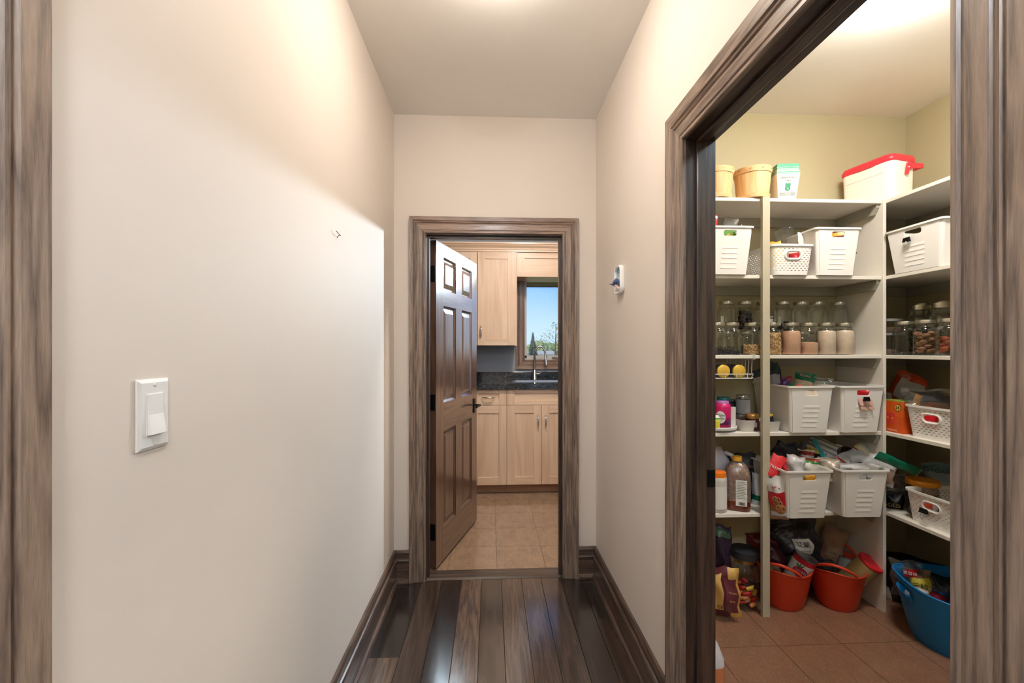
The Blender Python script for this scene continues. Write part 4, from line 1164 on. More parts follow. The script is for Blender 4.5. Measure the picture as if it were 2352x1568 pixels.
# embossed medallions
for i, xx in enumerate((1900, 1942)):
    pass
bj = [(1668, ('bits', (120, 112, 100), .2), 'back row jar with paper label near the pantry doorway'), (1711, ('lumps', (46, 32, 44), 1.0), 'back row jar full of dark purple dried fruit'), (1754, ('bits', (50, 48, 52), .3), 'back row jar with printed label behind the post'),
      (1797, ('lumps', (30, 28, 34), .45), 'back row jar with dark pieces right of the post'), (1839, None, 'back row empty jar above the pinkish powder jars'), (1877, None, 'back row empty jar above the first pale powder jar'), (1925, None, 'back row empty jar at the end of the row')]
PH = .126
for i, (xx, c, lb) in enumerate(bj):
    x = at(xx, 750, Y=2.372).x
    jar(lb.replace('back row', 'short lower jar under the').replace('empty jar', 'empty one').replace('jar with', 'one with').replace('jar full', 'one full'), x, 2.372, JZ, ('bits', (44, 42, 46), .8), h=PH, r=.046, group='short jars under the back row')
    j_ = jar(lb, x, 2.372, JZ + PH + .0005, c)
    if i in (0, 2, 3):
        m = MB(); n_ = 6; a0 = -PI / 2 - .95 - .15; w_ = .34
        if i == 2: a0 = -PI / 2 + .1; w_ = .6
        m.loft([[(.0478 * math.cos(a0 + w_ * k / n_), .0478 * math.sin(a0 + w_ * k / n_), z) for k in range(n_ + 1)] for z in (.035, .085)], False, False, closed=False)
        m.build('paper_label', M_PAPER, j_)
        if i == 2:
            a = a0 + .3
            for s_, sz, z in (('MILLET', .011, .074), ('2 c.', .012, .05)):
                textmesh(s_, sz, 'lettering', M_INK if z > .06 else mat('ink_red', (190, 60, 60), .6), j_, (.0486 * math.cos(a), .0486 * math.sin(a), z), (PI / 2, 0, a + PI / 2))
# side shelf jars
sj = [(2.125, 2.142, ('bits', (60, 56, 52), .12), 'nearly empty glass jar on the side shelf'), (2.122, 2.030, ('lumps', (138, 98, 68), .95), 'glass jar of dried mushrooms on the side shelf'), (2.128, 1.925, ('lumps', (150, 70, 36), .72), 'glass jar of orange brown dried fruit on the side shelf')]
for x, y, c, lb in sj: jar(lb, x, y, JZ, c, h=.172, r=.05, group='glass jars on the side shelf')
for i, (x, y, lb) in enumerate([(2.262, 2.20, 'tall dark jar behind the nearly empty side shelf jar'), (2.262, 2.085, 'tall dark jar behind the side shelf mushroom jar'), (2.385, 2.31, 'tall dark jar deepest in the side shelf corner'), (2.385, 2.19, 'tall dark jar against the pantry side wall')]):
    jar(lb, x, y, JZ, ('lumps', (52, 44, 40), .8), h=.262 + (.02 if i > 1 else 0), r=.052, group='tall dark jars on the side shelf')
def canister(label, x, y, z, r, h):
    t = thing('glass_canister', label, 'canister', (x, y, z), 0, 'flat glass canisters on the side shelf')
    MB().lathe([(r * .95, 0), (r, .006), (r, h - .014)], 26, cap1=False).build('glass_body', M_GLASS, t, smooth=True)
    MB().lathe([(r * 1.03, h - .014), (r * 1.03, h - .003), (r * .9, h), (.01, h)], 26).build('lid', mat('lid_grey', (150, 150, 148), .3, .3), t, smooth=True)
    MB().lathe([(r * .9, .004), (r * .9, .03)], 20).build('contents', mat('canister_food', (120, 96, 76), .8, var=.2), t)
canister('lower flat glass canister of a stack in the side shelf corner', 2.16, 2.262, JZ, .062, .118)
canister('upper flat glass canister of a stack in the side shelf corner', 2.16, 2.262, JZ + .1185, .058, .075)
#PART4
# ------------------------------------------------------------------ wire basket under the middle shelf
p = at(1735, 816, Y=2.155)
wx1, wx0 = p.x, p.x - .40
wb = thing('wire_basket', 'white wire basket hooked under the middle shelf', 'basket', (wx1, 2.3, 0))
M_WIRE = mat('white_wire', (228, 226, 220), .35)
zt, zb, y0, y1 = SH[2] - ST - .004, 1.212, 2.165, 2.43
zh = SH[2] + .004
def wire(pts, r=.0018, name='wire'): W(MB().tube(pts, r, 6).build(name, M_WIRE, wb, smooth=True))
for x in (wx1, wx0):
    wire([(x, y1, zh), (x, y0 - .004, zh), (x, y0 - .006, zt), (x, y1, zt - .004)], .0024, 'shelf_hook')
    wire([(x - .0, y1, zb), (x, y0 + .02, zb), (x, y0 + .01, zb + .004)], .0022, 'frame_wire')
for x_, z_ in ((0, zb), (0, zb + .022)): wire([(wx0, y0 + .012, z_), (wx1 - .006, y0 + .012, z_)], .0024, 'front_rail')
wire([(wx0, y1, zb + .07), (wx1, y1, zb + .07)], .002, 'back_rail')
for i in range(9):
    y = y0 + .018 + i * (y1 - y0 - .03) / 8
    wire([(wx1, y, zt - .003), (wx1 - .003, y, zb + .03), (wx1 - .010 if i else wx1 + .006, y, zb + .022), (wx1 - .004, y, zb)], .0017, 'side_wire')
    wire([(wx0, y, zt - .003), (wx0, y, zb)], .0017, 'side_wire')
    wire([(wx0, y, zb), (wx1, y, zb)], .0015, 'floor_wire')
for i in range(7):
    x = wx0 + (i + .5) * (wx1 - wx0) / 7
    wire([(x, y0 + .012, zb + .022), (x, y0 + .012, zb), (x, y1, zb), (x, y1, zb + .07)], .0015, 'floor_wire')
M_YEL = mat('lid_yellow', (226, 184, 74), .35, .3, var=.05)
for xx, lb in ((1700, 'yellow lidded jar lying in the wire basket, nearest the post'), (1664, 'yellow lidded jar lying in the middle of the wire basket'), (1628, 'yellow lidded jar lying in the wire basket at the pantry doorway edge')):
    c = at(xx, 855, Y=2.18)
    t = thing('lying_jar', lb, 'jar', (c.x, 2.185, zb + .0365), 0, 'yellow lidded jars in the wire basket')
    t.rotation_euler = (-PI / 2, 0, 0)
    MB().lathe([(.031, .016), (.0335, .024), (.0335, .11), (.03, .115)], 24).build('jar_body', mat('jar_navy', (52, 58, 88), .3, var=.1), t, smooth=True)
    MB().lathe([(.004, .0), (.031, 0), (.0335, .002), (.0335, .015), (.032, .017)], 28).build('lid', M_YEL, t, smooth=True)
# ------------------------------------------------------------------ fourth shelf, left bay
Z4 = SH[3] + .0005
c = at(1644, 985, Y=2.25)
tt = thing('turntable', 'round white turntable tray carrying the vitamin bottles', 'tray', (c.x, 2.272, Z4))
MB().lathe([(.06, 0), (.08, .002), (.08, .007), (.108, .010), (.112, .014), (.112, .026), (.108, .027), (.105, .016), (.002, .015)], 44).build('tray_disc', M_WHITE, tt, smooth=True)
ZT = Z4 + .0165
def bottle(label, x, y, z, r, h, neck, capm, bodym, lab=None, cap_h=.025, cap_r=None, txt=None, grp='bottles and jars of supplements', sq=False, name='supplement_bottle'):
    t = thing(name, label, 'bottle', (x, y, z), 0, grp)
    rz_ = math.atan2(-y, -x)
    pr = [(r * .93, 0), (r, .004), (r, h * .78), (r * .96, h * .86), (neck, h * .93), (neck, h - cap_h * .7)]
    MB().lathe(pr, 28).build('bottle_body', bodym, t, smooth=True)
    cr = cap_r or neck * 1.12
    MB().lathe([(cr, h - cap_h), (cr * 1.01, h - cap_h * .5), (cr, h - .002), (cr * .93, h), (.002, h)], 24).build('cap', capm, t, smooth=True)
    if lab:
        z0, z1, lm, a0, a1 = lab
        MB().loft([[(r * 1.012 * math.cos(rz_ + a0 + (a1 - a0) * k / 14), r * 1.012 * math.sin(rz_ + a0 + (a1 - a0) * k / 14), zz) for k in range(15)] for zz in (z0 * h, z1 * h)], False, False, closed=False).build('label', lm, t, smooth=True)
    if txt:
        for s_, sz, zz, da, tm in txt:
            a = rz_ + da
            textmesh(s_, sz, 'lettering', tm, t, (r * 1.03 * math.cos(a), r * 1.03 * math.sin(a), zz * h), (PI / 2, 0, a + PI / 2))
    return t
M_MAG = bands('vitamin_magenta', [(0, (176, 24, 84)), (.18, (96, 30, 92)), (.34, (150, 24, 96)), (.5, (206, 28, 104))], 'Z', .115, .3, wrinkle=0)
c = at(1661, 970, Y=2.215)
v = bottle('magenta vitamin bottle with a purple cap on the turntable', c.x, 2.222, ZT, .040, .142, .027, mat('cap_purple', (176, 112, 176), .35), M_MAG, cap_h=.028)
rz_ = math.atan2(-2.222, -c.x)
m = MB(); aa = rz_ - .25
m.loft([[(.0408 * math.cos(aa + .62 * q * math.cos(2 * PI * k / 20)), .0408 * math.sin(aa + .62 * q * math.cos(2 * PI * k / 20)), .060 + .032 * q * math.sin(2 * PI * k / 20)) for k in range(20)] for q in (1.0, .75, .4)], False, True)
m.build('oval_label', M_PAPER, v)
for s_, sz, zz in (('trum', .019, .071), ('WOMEN', .009, .053)):
    a = aa + .1
    textmesh(s_, sz, 'lettering', mat('ink_blue', (40, 44, 84), .5), v, (.0418 * math.cos(a), .0418 * math.sin(a), zz), (PI / 2, 0, a + PI / 2))
c = at(1681, 960, Y=2.25)
t = thing('medicine_box', 'slim white box standing behind the vitamin bottle', 'box', (c.x, 2.262, ZT), -.5)
MB().box(-.024, .024, -.012, .012, 0, .104).build('carton', M_PAPER, t, bevel=.001)
MB().box(-.0242, .0, -.0124, -.0118, .0, .012).build('printed_band', mat('navy_print', (40, 44, 70), .5), t)
for i in range(8):
    MB().box(-.016 + (i % 2) * .003, -.004, -.0126, -.012, .02 + i * .009, .0225 + i * .009).build('printed_line', mat('print_grey', (110, 116, 108), .6), t)
c = at(1647, 970, Y=2.175)
bottle('small bottle with yellow green label at the pantry doorway edge', c.x, 2.185, ZT, .0185, .072, .012, M_WHITE, bands('yg_label', [(0, (70, 150, 60)), (.14, (224, 214, 60)), (.6, (230, 226, 120)), (.74, (80, 160, 70)), (.84, (236, 234, 228))], 'Z', .072, .35, wrinkle=0), cap_h=.018)
c = at(1666, 950, Y=2.30)
bottle('dark bottle with a teal cap behind the vitamin bottle', c.x, 2.318, ZT, .037, .150, .029, mat('cap_teal', (22, 108, 112), .4), mat('bottle_dark', (30, 32, 48), .3), cap_h=.03)
c = at(1688, 950, Y=2.37)
bottle('dark round shouldered bottle behind the slim white box', c.x, 2.40, Z4, .033, .145, .016, mat('cap_olive', (96, 92, 84), .4), mat('bottle_dark', (30, 32, 48), .3), cap_h=.02)
# grey organizer trays
def otray(label, x0, x1, y0, y1, h, ang):
    t = thing('organizer_tray', label, 'tray', ((x0 + x1) / 2, (y0 + y1) / 2, Z4), ang, 'grey plastic organizer trays')
    w, d = x1 - x0, y1 - y0
    lo_ = lambda k, z: [(a, b, z) for a, b in rrect(w * k, d * k, .018, 4)]
    MB().loft([lo_(.9, .0005), lo_(1, h)], True, False).build('tray_body', mat('tray_grey', (196, 190, 184), .4), t, solid=.002)
    return t
otray('grey plastic tray holding small jars, left of the post', at(1694, 990, Y=2.235).x, 1.376, 2.19, 2.40, .058, .0)
otray('small grey plastic tray behind the post foot, next to the white bin', 1.405, at(1789, 990, Y=2.21).x, 2.185, 2.34, .050, .0)
c = at(1709, 930, Y=2.335)
bottle('grey labelled supplement jar with a silver lid', c.x, 2.345, Z4 + .068, .036, .108, .034, M_SILV, mat('bottle_dark', (30, 32, 48), .3), (.06, .78, mat('label_grey', (176, 176, 184), .5), -1.3, 1.3), cap_h=.02, cap_r=.036)
c2_ = thing('jar_box', 'low dark box under the grey labelled supplement jar', 'box', (c.x, 2.345, Z4 + .0035), 0); MB().box(-.036, .036, -.036, .036, 0, .0635).build('carton', mat('box_dark', (46, 44, 56), .6), c2_, bevel=.001)
c = at(1703, 965, Y=2.245)
bottle('small jar with paper label and flat dark lid in the grey tray', c.x, 2.262, Z4 + .004, .030, .075, .029, mat('lid_dark_tin', (92, 86, 80), .35, .7), mat('preserve_dark', (70, 50, 52), .3), (.08, .66, mat('label_tan', (170, 158, 150), .6), -1.2, 1.2), cap_h=.016, cap_r=.031)
c = at(1731, 965, Y=2.225)
bottle('dark red jar with a gold lid beside the post', c.x, 2.236, Z4 + .004, .030, .084, .029, mat('lid_gold', (198, 150, 84), .3, .6), mat('jar_maroon', (82, 22, 40), .25), (.2, .5, mat('label_lilac', (196, 190, 202), .5), .1, .75), cap_h=.024, cap_r=.032)
c = at(1769, 960, Y=2.25)
bottle('small dark bottle with a yellow cap in the small grey tray', c.x, 2.262, Z4 + .004, .022, .078, .017, M_YEL, mat('bottle_dark', (30, 32, 48), .3), (.2, .5, M_PAPER, -1.2, 1.2), cap_h=.014, cap_r=.021)
# bins of the fourth shelf
storage_bin('white bin with snack bags on the fourth shelf beside the post', 1.630, 2.295, SH[3])
storage_bin('white bin with a pink note clipped on, fourth shelf', 1.897, 2.290, SH[3], .02)
M_TEALB = foil('pack_navy', (22, 44, 60), .3)
packet('food_packet', 'tall dark teal packet standing in the fourth shelf bin', 'packet', 1792, 920, 1768, 832, 30, 2.37, .03, M_TEALB, lab=(.1, .9, .45, .7, mat('label_grey', (176, 176, 184), .5)))
packet('food_packet', 'white printed packet leaning behind the post', 'packet', 1776, 925, 1742, 850, 34, 2.40, .02, bands('p_whitenavy', [(0, (150, 140, 140)), (.62, (190, 186, 184)), (.85, (24, 50, 66))], 'Z', .2))
packet('food_packet', 'crimson packet in the fourth shelf bin', 'packet', 1802, 920, 1800, 864, 28, 2.36, .03, foil('pack_crimson', (176, 28, 60)))
packet('food_packet', 'purple packet lying over the crimson packet', 'packet', 1792, 905, 1806, 870, 15, 2.30, .02, foil('pack_purple', (86, 34, 112)))
packet('food_packet', 'bright green packet between purple packet and snack bag', 'packet', 1800, 905, 1812, 876, 30, 2.34, .02, foil('pack_green', (24, 112, 74)))
packet('food_packet', 'red packet lying at the front of the fourth shelf bin', 'packet', 1808, 906, 1842, 890, 16, 2.22, .02, foil('pack_red', (226, 30, 40)))
packet('snack_bag', 'green and beige snack bag standing in the fourth shelf bin', 'bag', 1836, 912, 1854, 856, 38, 2.30, .04, bands('p_snack', [(0, (170, 140, 120)), (.3, (206, 186, 160)), (.64, (18, 112, 72)), (.97, (20, 90, 60))], 'Z', .145, .25), txt=('OOOO', .016, .5, .82, mat('print_peach', (230, 170, 160), .5)))
packet('snack_bag', 'twisted clear bag top rising from the fourth shelf bin', 'bag', 1878, 905, 1884, 866, 30, 2.28, .03, M_CLEARB, narrow=-.5)
packet('food_packet', 'cream packet seen through the slot of the fourth shelf bin', 'packet', 1872, 940, 1872, 898, 44, 2.19, .02, foil('pack_cream', (226, 214, 196)))
packet('food_packet', 'red and yellow packet behind the pink note', 'packet', 1990, 935, 1990, 888, 40, 2.19, .02, bands('p_ry', [(0, (190, 30, 40)), (.45, (226, 190, 60)), (.6, (190, 200, 210))], 'X', .05))
gp = at(1988, 918, Y=2.128)
n_ = thing('paper_note', 'pink handwritten paper note clipped to a white bin', 'note', (gp.x, 2.1345, gp.z - .012))
vs = []; fs = []
for k in range(5):
    for i in range(7): vs.append((-.036 + .072 * i / 6 + .004 * k, -.004 - .006 * math.sin(i * 1.1) * (k / 4), .018 - .056 * k / 4 + .003 * math.sin(i * 2)))
for k in range(4):
    for i in range(6): q = k * 7 + i; fs.append((q, q + 1, q + 8, q + 7))
MB().add(vs, fs).build('sheet', mat('note_pink', (236, 190, 176), .8), n_, solid=.0004)
textmesh('Item 22 Dec', .013, 'handwriting', M_INK, n_, (.0, -.0115, -.018))
binder_clip('black binder clip holding the pink note', (gp.x, 2.124, gp.z + .006), 0.02, 1.0)
# ------------------------------------------------------------------ fourth side shelf
woven_basket('white woven basket of bread bags on the lower side shelf', 2.205, 1.955, SH[3], -PI / 2 + .03, wb=.23, wt=.262, L0=.25, L1=.28, h=.152)
M_OBOX = bands('box_orange', [(0, (210, 84, 26)), (.5, (222, 96, 30)), (.93, (150, 160, 70))], 'Z', .17, .4, wrinkle=0)
a_, b_ = at(2038, 990, X=2.062), at(2080, 997, X=2.062)
ob = thing('snack_box', 'orange snack multipack box on the side shelf next to the divider', 'box', (2.135, 2.155, SH[3] + .0005), -PI / 2)
MB().loft([[(-.055 , -.065, 0), (.060, -.065, 0), (.060, .065, 0), (-.055, .065, 0)], [(-.05, -.055, .165), (.048, -.055, .165), (.048, .055, .165), (-.05, .055, .165)]]).build('carton', M_OBOX, ob, bevel=.001)
sl_f = lambda z: -.065 + .010 * z / .165 - .0006
m = MB().loft([[(.026 + .019 * math.cos(2 * PI * k / 24), sl_f(.128 + .019 * math.sin(2 * PI * k / 24)) - .0004 * q, .128 + .019 * math.sin(2 * PI * k / 24)) for k in range(24)] for q in (0, 1)]); m.build('round_badge', M_INK, ob)
m = MB().loft([[(.026 + .0165 * math.cos(2 * PI * k / 24), sl_f(.128) - .0012 - .0004 * q, .128 + .0165 * math.sin(2 * PI * k / 24)) for k in range(24)] for q in (0, 1)]); m.build('round_badge_face', mat('badge_yellow', (226, 190, 70), .4), ob)
textmesh('24', .022, 'lettering', M_INK, ob, (.026, sl_f(.128) - .0022, .128))
for i in range(2):
    x = -.026 + i * .026
    m = MB().loft([[(x - .011, sl_f(.05) - .0008 * q, .045), (x + .012, sl_f(.05) - .0008 * q, .04), (x + .013, sl_f(.1) - .0008 * q, .098), (x - .012, sl_f(.1) - .0008 * q, .102)] for q in (0, 1.2)]); m.build('printed_packet', mat('print_redpink', (226, 120, 110) if i else (214, 70, 60), .4), ob)
    o = MB().loft([[(x + .006 * math.cos(2 * PI * k / 10), sl_f(.075) - .0012 - .0004 * q, .072 + .006 * math.sin(2 * PI * k / 10)) for k in range(10)] for q in (0, 1)]); o.build('printed_dot', mat('print_orange', (240, 150, 50), .4), ob)
textmesh('1.02 kg 24 x 43 g', .008, 'lettering', M_PAPER, ob, (.0, sl_f(.012) - .0012, .012))
packet('snack_bag', 'orange cracker bag leaning on the side shelf', 'bag', 2056, 945, 2098, 860, 52, 0, .05, bands('p_cracker', [(0, (206, 84, 28)), (.9, (196, 70, 26))], 'Z', .2, .25), X=2.27, lab=[(.18, .95, .42, .86, mat('label_silver', (196, 194, 196), .4)), (.1, .8, .06, .2, M_PAPER)])
packet('snack_bag', 'clear bread bag gathered on top of the woven basket', 'bag', 2128, 960, 2128, 892, 80, 0, .12, M_CLEARB, X=2.16)
packet('bread_clip_bag', 'folded bag edge with a yellow stripe in the woven basket', 'bag', 2098, 938, 2112, 906, 12, 0, .012, mat('stripe_yellow', (236, 170, 50), .4), X=2.12)
packet('snack_bag', 'dark blue and red packet inside the clear bread bag', 'packet', 2128, 950, 2130, 905, 36, 0, .04, foil('pack_blue', (26, 44, 96)), X=2.22)
packet('bread_loaf', 'tan bread seen in the woven basket', 'bread', 2135, 985, 2132, 925, 60, 0, .09, foil('bread_tan', (196, 140, 106), .7, 0, .2), X=2.17)
packet('food_packet', 'red packet seen through the slot of the bread basket', 'packet', 2128, 985, 2128, 944, 36, 0, .02, foil('pack_red', (226, 30, 40)), X=2.12)
t = thing('white_box', 'white carton with a red mark at the back of the side shelf', 'box', (2.30, 2.30, SH[3] + .0005), -.6)
MB().box(-.09, .05, -.03, .03, 0, .185).build('carton', mat('carton_dim', (200, 196, 204), .6), t, bevel=.001)
MB().lathe([(.010, 0), (.010, .0006)], 12).build('printed_dot', mat('print_redpink2', (200, 50, 80), .4), t).matrix_local = Matrix.Translation((-.04, -.0301, .15)) @ Matrix.Rotation(PI / 2, 4, 'X')
# ------------------------------------------------------------------ fifth shelf
Z5 = SH[4] + .0005
storage_bin('white bin heaped with packets on the fifth shelf beside the post', 1.573, 2.235, SH[4])
storage_bin('white bin heaped with packets on the fifth shelf beside the divider', 1.868, 2.235, SH[4], -.03)
woven_basket('white woven basket with a binder clip on the lowest side shelf', 2.205, 1.955, SH[4], -PI / 2 + .03, wb=.23, wt=.262, L0=.25, L1=.28, h=.150)
c = at(1652, 1150, Y=2.20)
bottle('white powder jar with a bright orange lid at the pantry doorway', c.x, 2.225, Z5, .049, .205, .04, mat('lid_orange', (240, 124, 28), .35), mat('jar_frosted', (206, 198, 192), .3, var=.08), (.10, .66, M_PAPER, -1.2, 1.3), cap_h=.05, cap_r=.045, grp='jars and jugs on the fifth shelf', name='powder_jar')
c = at(1698, 1150, Y=2.225)
jg = thing('honey_jug', 'large plastic honey jug with a yellow cap and printed label', 'jug', (c.x, 2.245, Z5), -.45)
def jl(k, z, w=.126, d=.10): return [(a, b, z) for a, b in rrect(w * k, d * k, min(.035, w * k * .35, d * k * .35), 5)]
M_HONEY = speckle('honey', (150, 92, 58), (206, 158, 104), (96, 46, 28), .22, 40, (.50, .66))
MB().loft([jl(.9, 0), jl(.98, .006), jl(.985, .05)]).build('honey_layer', mat('honey_dark', (104, 42, 26), .2, var=.15), jg, smooth=True)
MB().loft([jl(.985, .0505), jl(.985, .165), jl(.93, .194), jl(.78, .221), jl(.5, .241)]).build('honey_cloud', M_HONEY, jg, smooth=True)
MB().loft([jl(1.0, .0505), jl(1.0, .165), jl(.95, .195), jl(.80, .222), jl(.55, .242), jl(.33, .25), jl(.33, .262)], False, False).build('plastic_shell', glassy('jug_plastic', (.92, .84, .74), .10, .08, .3, .12, 60), jg, smooth=True)
MB().lathe([(.021, .252), (.023, .253), (.023, .274), (.021, .277), (.002, .277)], 22).build('cap', mat('cap_amber', (236, 170, 40), .35), jg, smooth=True)
m = MB().box(-.010, .042, -.0512, -.0500, .03, .163); m.build('label', M_PAPER, jg)
for i in range(11):
    MB().box(-.006, .038 - (i % 3) * .006, -.0516, -.0511, .068 + i * .0084, .0705 + i * .0084).build('printed_line', mat('print_grey', (110, 116, 108), .6), jg)
for i in range(8):
    MB().box(.004 + i * .0035, .006 + i * .0035 + (i % 2) * .0008, -.0516, -.0511, .034, .05).build('barcode_bar', M_INK, jg)
c = at(1650, 1080, Y=2.36)
mj = thing('milk_jug', 'translucent white plastic jug behind the orange lidded jar', 'jug', (c.x, 2.375, Z5), 0)
M_MILK = mat('jug_white', (196, 192, 198), .4, sss=.0)
MB().loft([jl(.95, 0, .14, .13), jl(1, .01, .14, .13), jl(1, .17, .14, .13), jl(.8, .23, .14, .13), jl(.38, .285, .14, .13), jl(.3, .30, .14, .13)]).build('jug_body', M_MILK, mj, smooth=True)
MB().tube([(.03, -.03, .272), (.055, -.055, .262), (.07, -.066, .22), (.072, -.066, .17), (.064, -.055, .15)], .011, 10).build('jug_handle', M_MILK, mj, smooth=True)
packet('food_bag', 'black bag standing behind the honey jug', 'bag', 1702, 1170, 1704, 1040, 52, 2.39, .06, foil('pack_black', (26, 26, 34), .4), lab=(.1, .95, .74, .79, mat('stripe_brown', (110, 72, 56), .5)))
packet('food_bag', 'white and green bag between honey jug and post', 'bag', 1737, 1172, 1739, 1085, 20, 2.30, .03, bands('p_wg', [(0, (20, 110, 84)), (.12, (200, 206, 208)), (.3, (20, 110, 84)), (.44, (206, 208, 212))], 'Z', .2))
# heap in the first fifth shelf bin
RT = foil('pack_scarlet', (222, 44, 50), .35)
packet('food_packet', 'white folded packet at the front of the fifth shelf bin', 'packet', 1826, 1104, 1828, 1046, 34, 2.165, .03, foil('pack_white', (206, 204, 206)))
packet('food_packet', 'black resealable pouch lying tilted on the heap', 'pouch', 1834, 1050, 1780, 1024, 30, 2.25, .03, foil('pack_black', (26, 26, 34), .3), top=.12, seal=M_BLACK)
packet('food_packet', 'dark blue pouch behind the black pouch', 'pouch', 1838, 1060, 1808, 1022, 34, 2.33, .03, foil('pack_slate', (50, 62, 80), .35))
packet('food_packet', 'grey crumpled bag in the middle of the heap', 'bag', 1848, 1060, 1862, 1018, 34, 2.34, .04, foil('pack_grey', (112, 112, 122), .3))
packet('food_packet', 'white and red packet with green print in the heap', 'packet', 1850, 1090, 1852, 1032, 30, 2.26, .04, bands('p_wr', [(0, (206, 204, 200)), (.5, (200, 196, 190)), (.72, (150, 40, 36)), (.84, (206, 190, 150)), (.92, (60, 110, 50))], 'Z', .15))
packet('food_packet', 'silver striped bag clamped by the teal clip', 'bag', 1874, 1060, 1898, 1010, 54, 2.33, .04, bands('p_silver', [(0, (216, 214, 212)), (.45, (150, 150, 152)), (.52, (216, 214, 212)), (.62, (150, 150, 152)), (.7, (216, 214, 212)), (.8, (130, 132, 136)), (.86, (220, 218, 216))], 'Z', .15, .3))
packet('food_packet', 'yellow and white snack bag under the teal clip', 'bag', 1862, 1060, 1872, 1026, 28, 2.30, .03, bands('p_yw', [(0, (214, 210, 200)), (.5, (228, 196, 70)), (.75, (216, 214, 208))], 'Z', .1))
packet('food_packet', 'dark green packet below the teal clip', 'packet', 1882, 1075, 1876, 1042, 36, 2.27, .03, foil('pack_dgreen', (20, 52, 48)))
packet('food_packet', 'crinkled clear and tan packet at the front of the heap', 'packet', 1896, 1106, 1905, 1052, 40, 2.18, .05, foil('pack_tan', (180, 168, 156), .25, .2, .8, 60))
packet('food_packet', 'brown corrugated card sleeve in the heap', 'packet', 1886, 1096, 1890, 1064, 12, 2.20, .02, wood('card_brown', (150, 110, 60), (190, 150, 96), 'Z', .6))
packet('food_packet', 'white green and brown snack packet behind the front packets', 'packet', 1852, 1108, 1858, 1050, 40, 2.20, .04, bands('p_wgb', [(0, (196, 190, 180)), (.55, (214, 210, 200)), (.7, (60, 120, 60)), (.78, (150, 60, 40)), (.88, (210, 206, 198))], 'Z', .15, .3))
packet('food_packet', 'maroon packet deep in the heap', 'packet', 1866, 1096, 1868, 1062, 26, 2.24, .03, foil('pack_maroon', (92, 26, 36)))
packet('food_packet', 'gold foil packet seen through the slot of the fifth shelf bin', 'packet', 1862, 1125, 1862, 1086, 26, 2.13, .02, foil('pack_gold', (226, 164, 52), .3, .3, .9, 30))
packet('food_packet', 'grey packet seen through the slot of the fifth shelf bin', 'packet', 1880, 1125, 1880, 1084, 14, 2.135, .02, foil('pack_grey', (112, 112, 122), .3))
A, B = at(1899, 1060, Y=2.20), at(1870, 1008, Y=2.26)
bc = thing('bag_clip', 'long teal plastic bag clip across the heaped packets', 'clip', A, 0)
xa, ya, za = face_frame(A, B); orient(bc, A, xa, ya, za); L_ = (B - A).length
M_TEAL = mat('clip_teal', (0, 138, 146), .35)
MB().box(-.011, .011, -.010, -.002, 0, L_).build('upper_jaw', M_TEAL, bc, bevel=.002)
MB().box(-.009, .009, .0, .008, .004, L_).build('lower_jaw', M_TEAL, bc, bevel=.002)
MB().box(-.003, .003, -.0115, -.0095, .02, L_ - .01).build('rib', mat('clip_teal_dark', (0, 104, 114), .4), bc)
# red tag with hook hole, hanging over the bin side
pA, pB = at(1757, 1088, Y=2.13), at(1796, 1046, Y=2.17)
packet('candy_bag', 'red bag arching over the bin rim with a printed hang tab', 'bag', 1768, 1092, 1792, 1046, 26, 2.145, .006, RT, top=.02, txt=('XTREME', .020, .5, .42, M_PAPER), rough=.05)
packet('candy_bag', 'red striped bag behind the hang tab', 'bag', 1808, 1095, 1800, 1048, 30, 2.20, .03, bands('p_rstripe', [(0, (196, 36, 50)), (.3, (206, 160, 160)), (.5, (196, 36, 50)), (.62, (206, 160, 160)), (.8, (196, 36, 50))], 'X', .03))
M_COOKIE = mat('cookie', (160, 104, 62), .8, var=.3, vscale=60)
ck_ = packet('cookie_bag', 'red and white cookie bag wedged between post and bin', 'bag', 1792, 1192, 1778, 1094, 32, 2.128, .03, bands('p_cookie', [(0, (150, 120, 96)), (.10, (190, 196, 206)), (.2, (150, 104, 50)), (.34, (186, 24, 40)), (.66, (216, 214, 214))], 'Z', .215, .25))
for q, (dx, dz, r_) in enumerate(((.0, .085, .022), (.009, .06, .024), (-.004, .108, .018))):
    o = MB().lathe([(r_ * .9, 0), (r_, .002), (r_ * .8, .004), (.002, .005)], 16).build('printed_cookie', M_COOKIE, ck_); o.location = (dx, -.0165 - .002 * q, dz); o.rotation_euler = (PI / 2, 0, 0)
    for w_ in range(5):
        a = w_ * 2.2; o2 = MB().lathe([(.003, 0), (.002, .001)], 6).build('printed_chip', M_INK, o); o2.location = (r_ * .6 * math.cos(a), r_ * .6 * math.sin(a), .0042)
textmesh('Mix', .026, 'lettering', mat('ink_red2', (180, 30, 60), .5), ck_, (.002, -.0195, .165))
packet('food_bag', 'tan grain bag tip behind the post', 'bag', 1768, 1190, 1764, 1128, 16, 2.17, .02, foil('grain_tan', (190, 140, 110), .5, 0, .3))
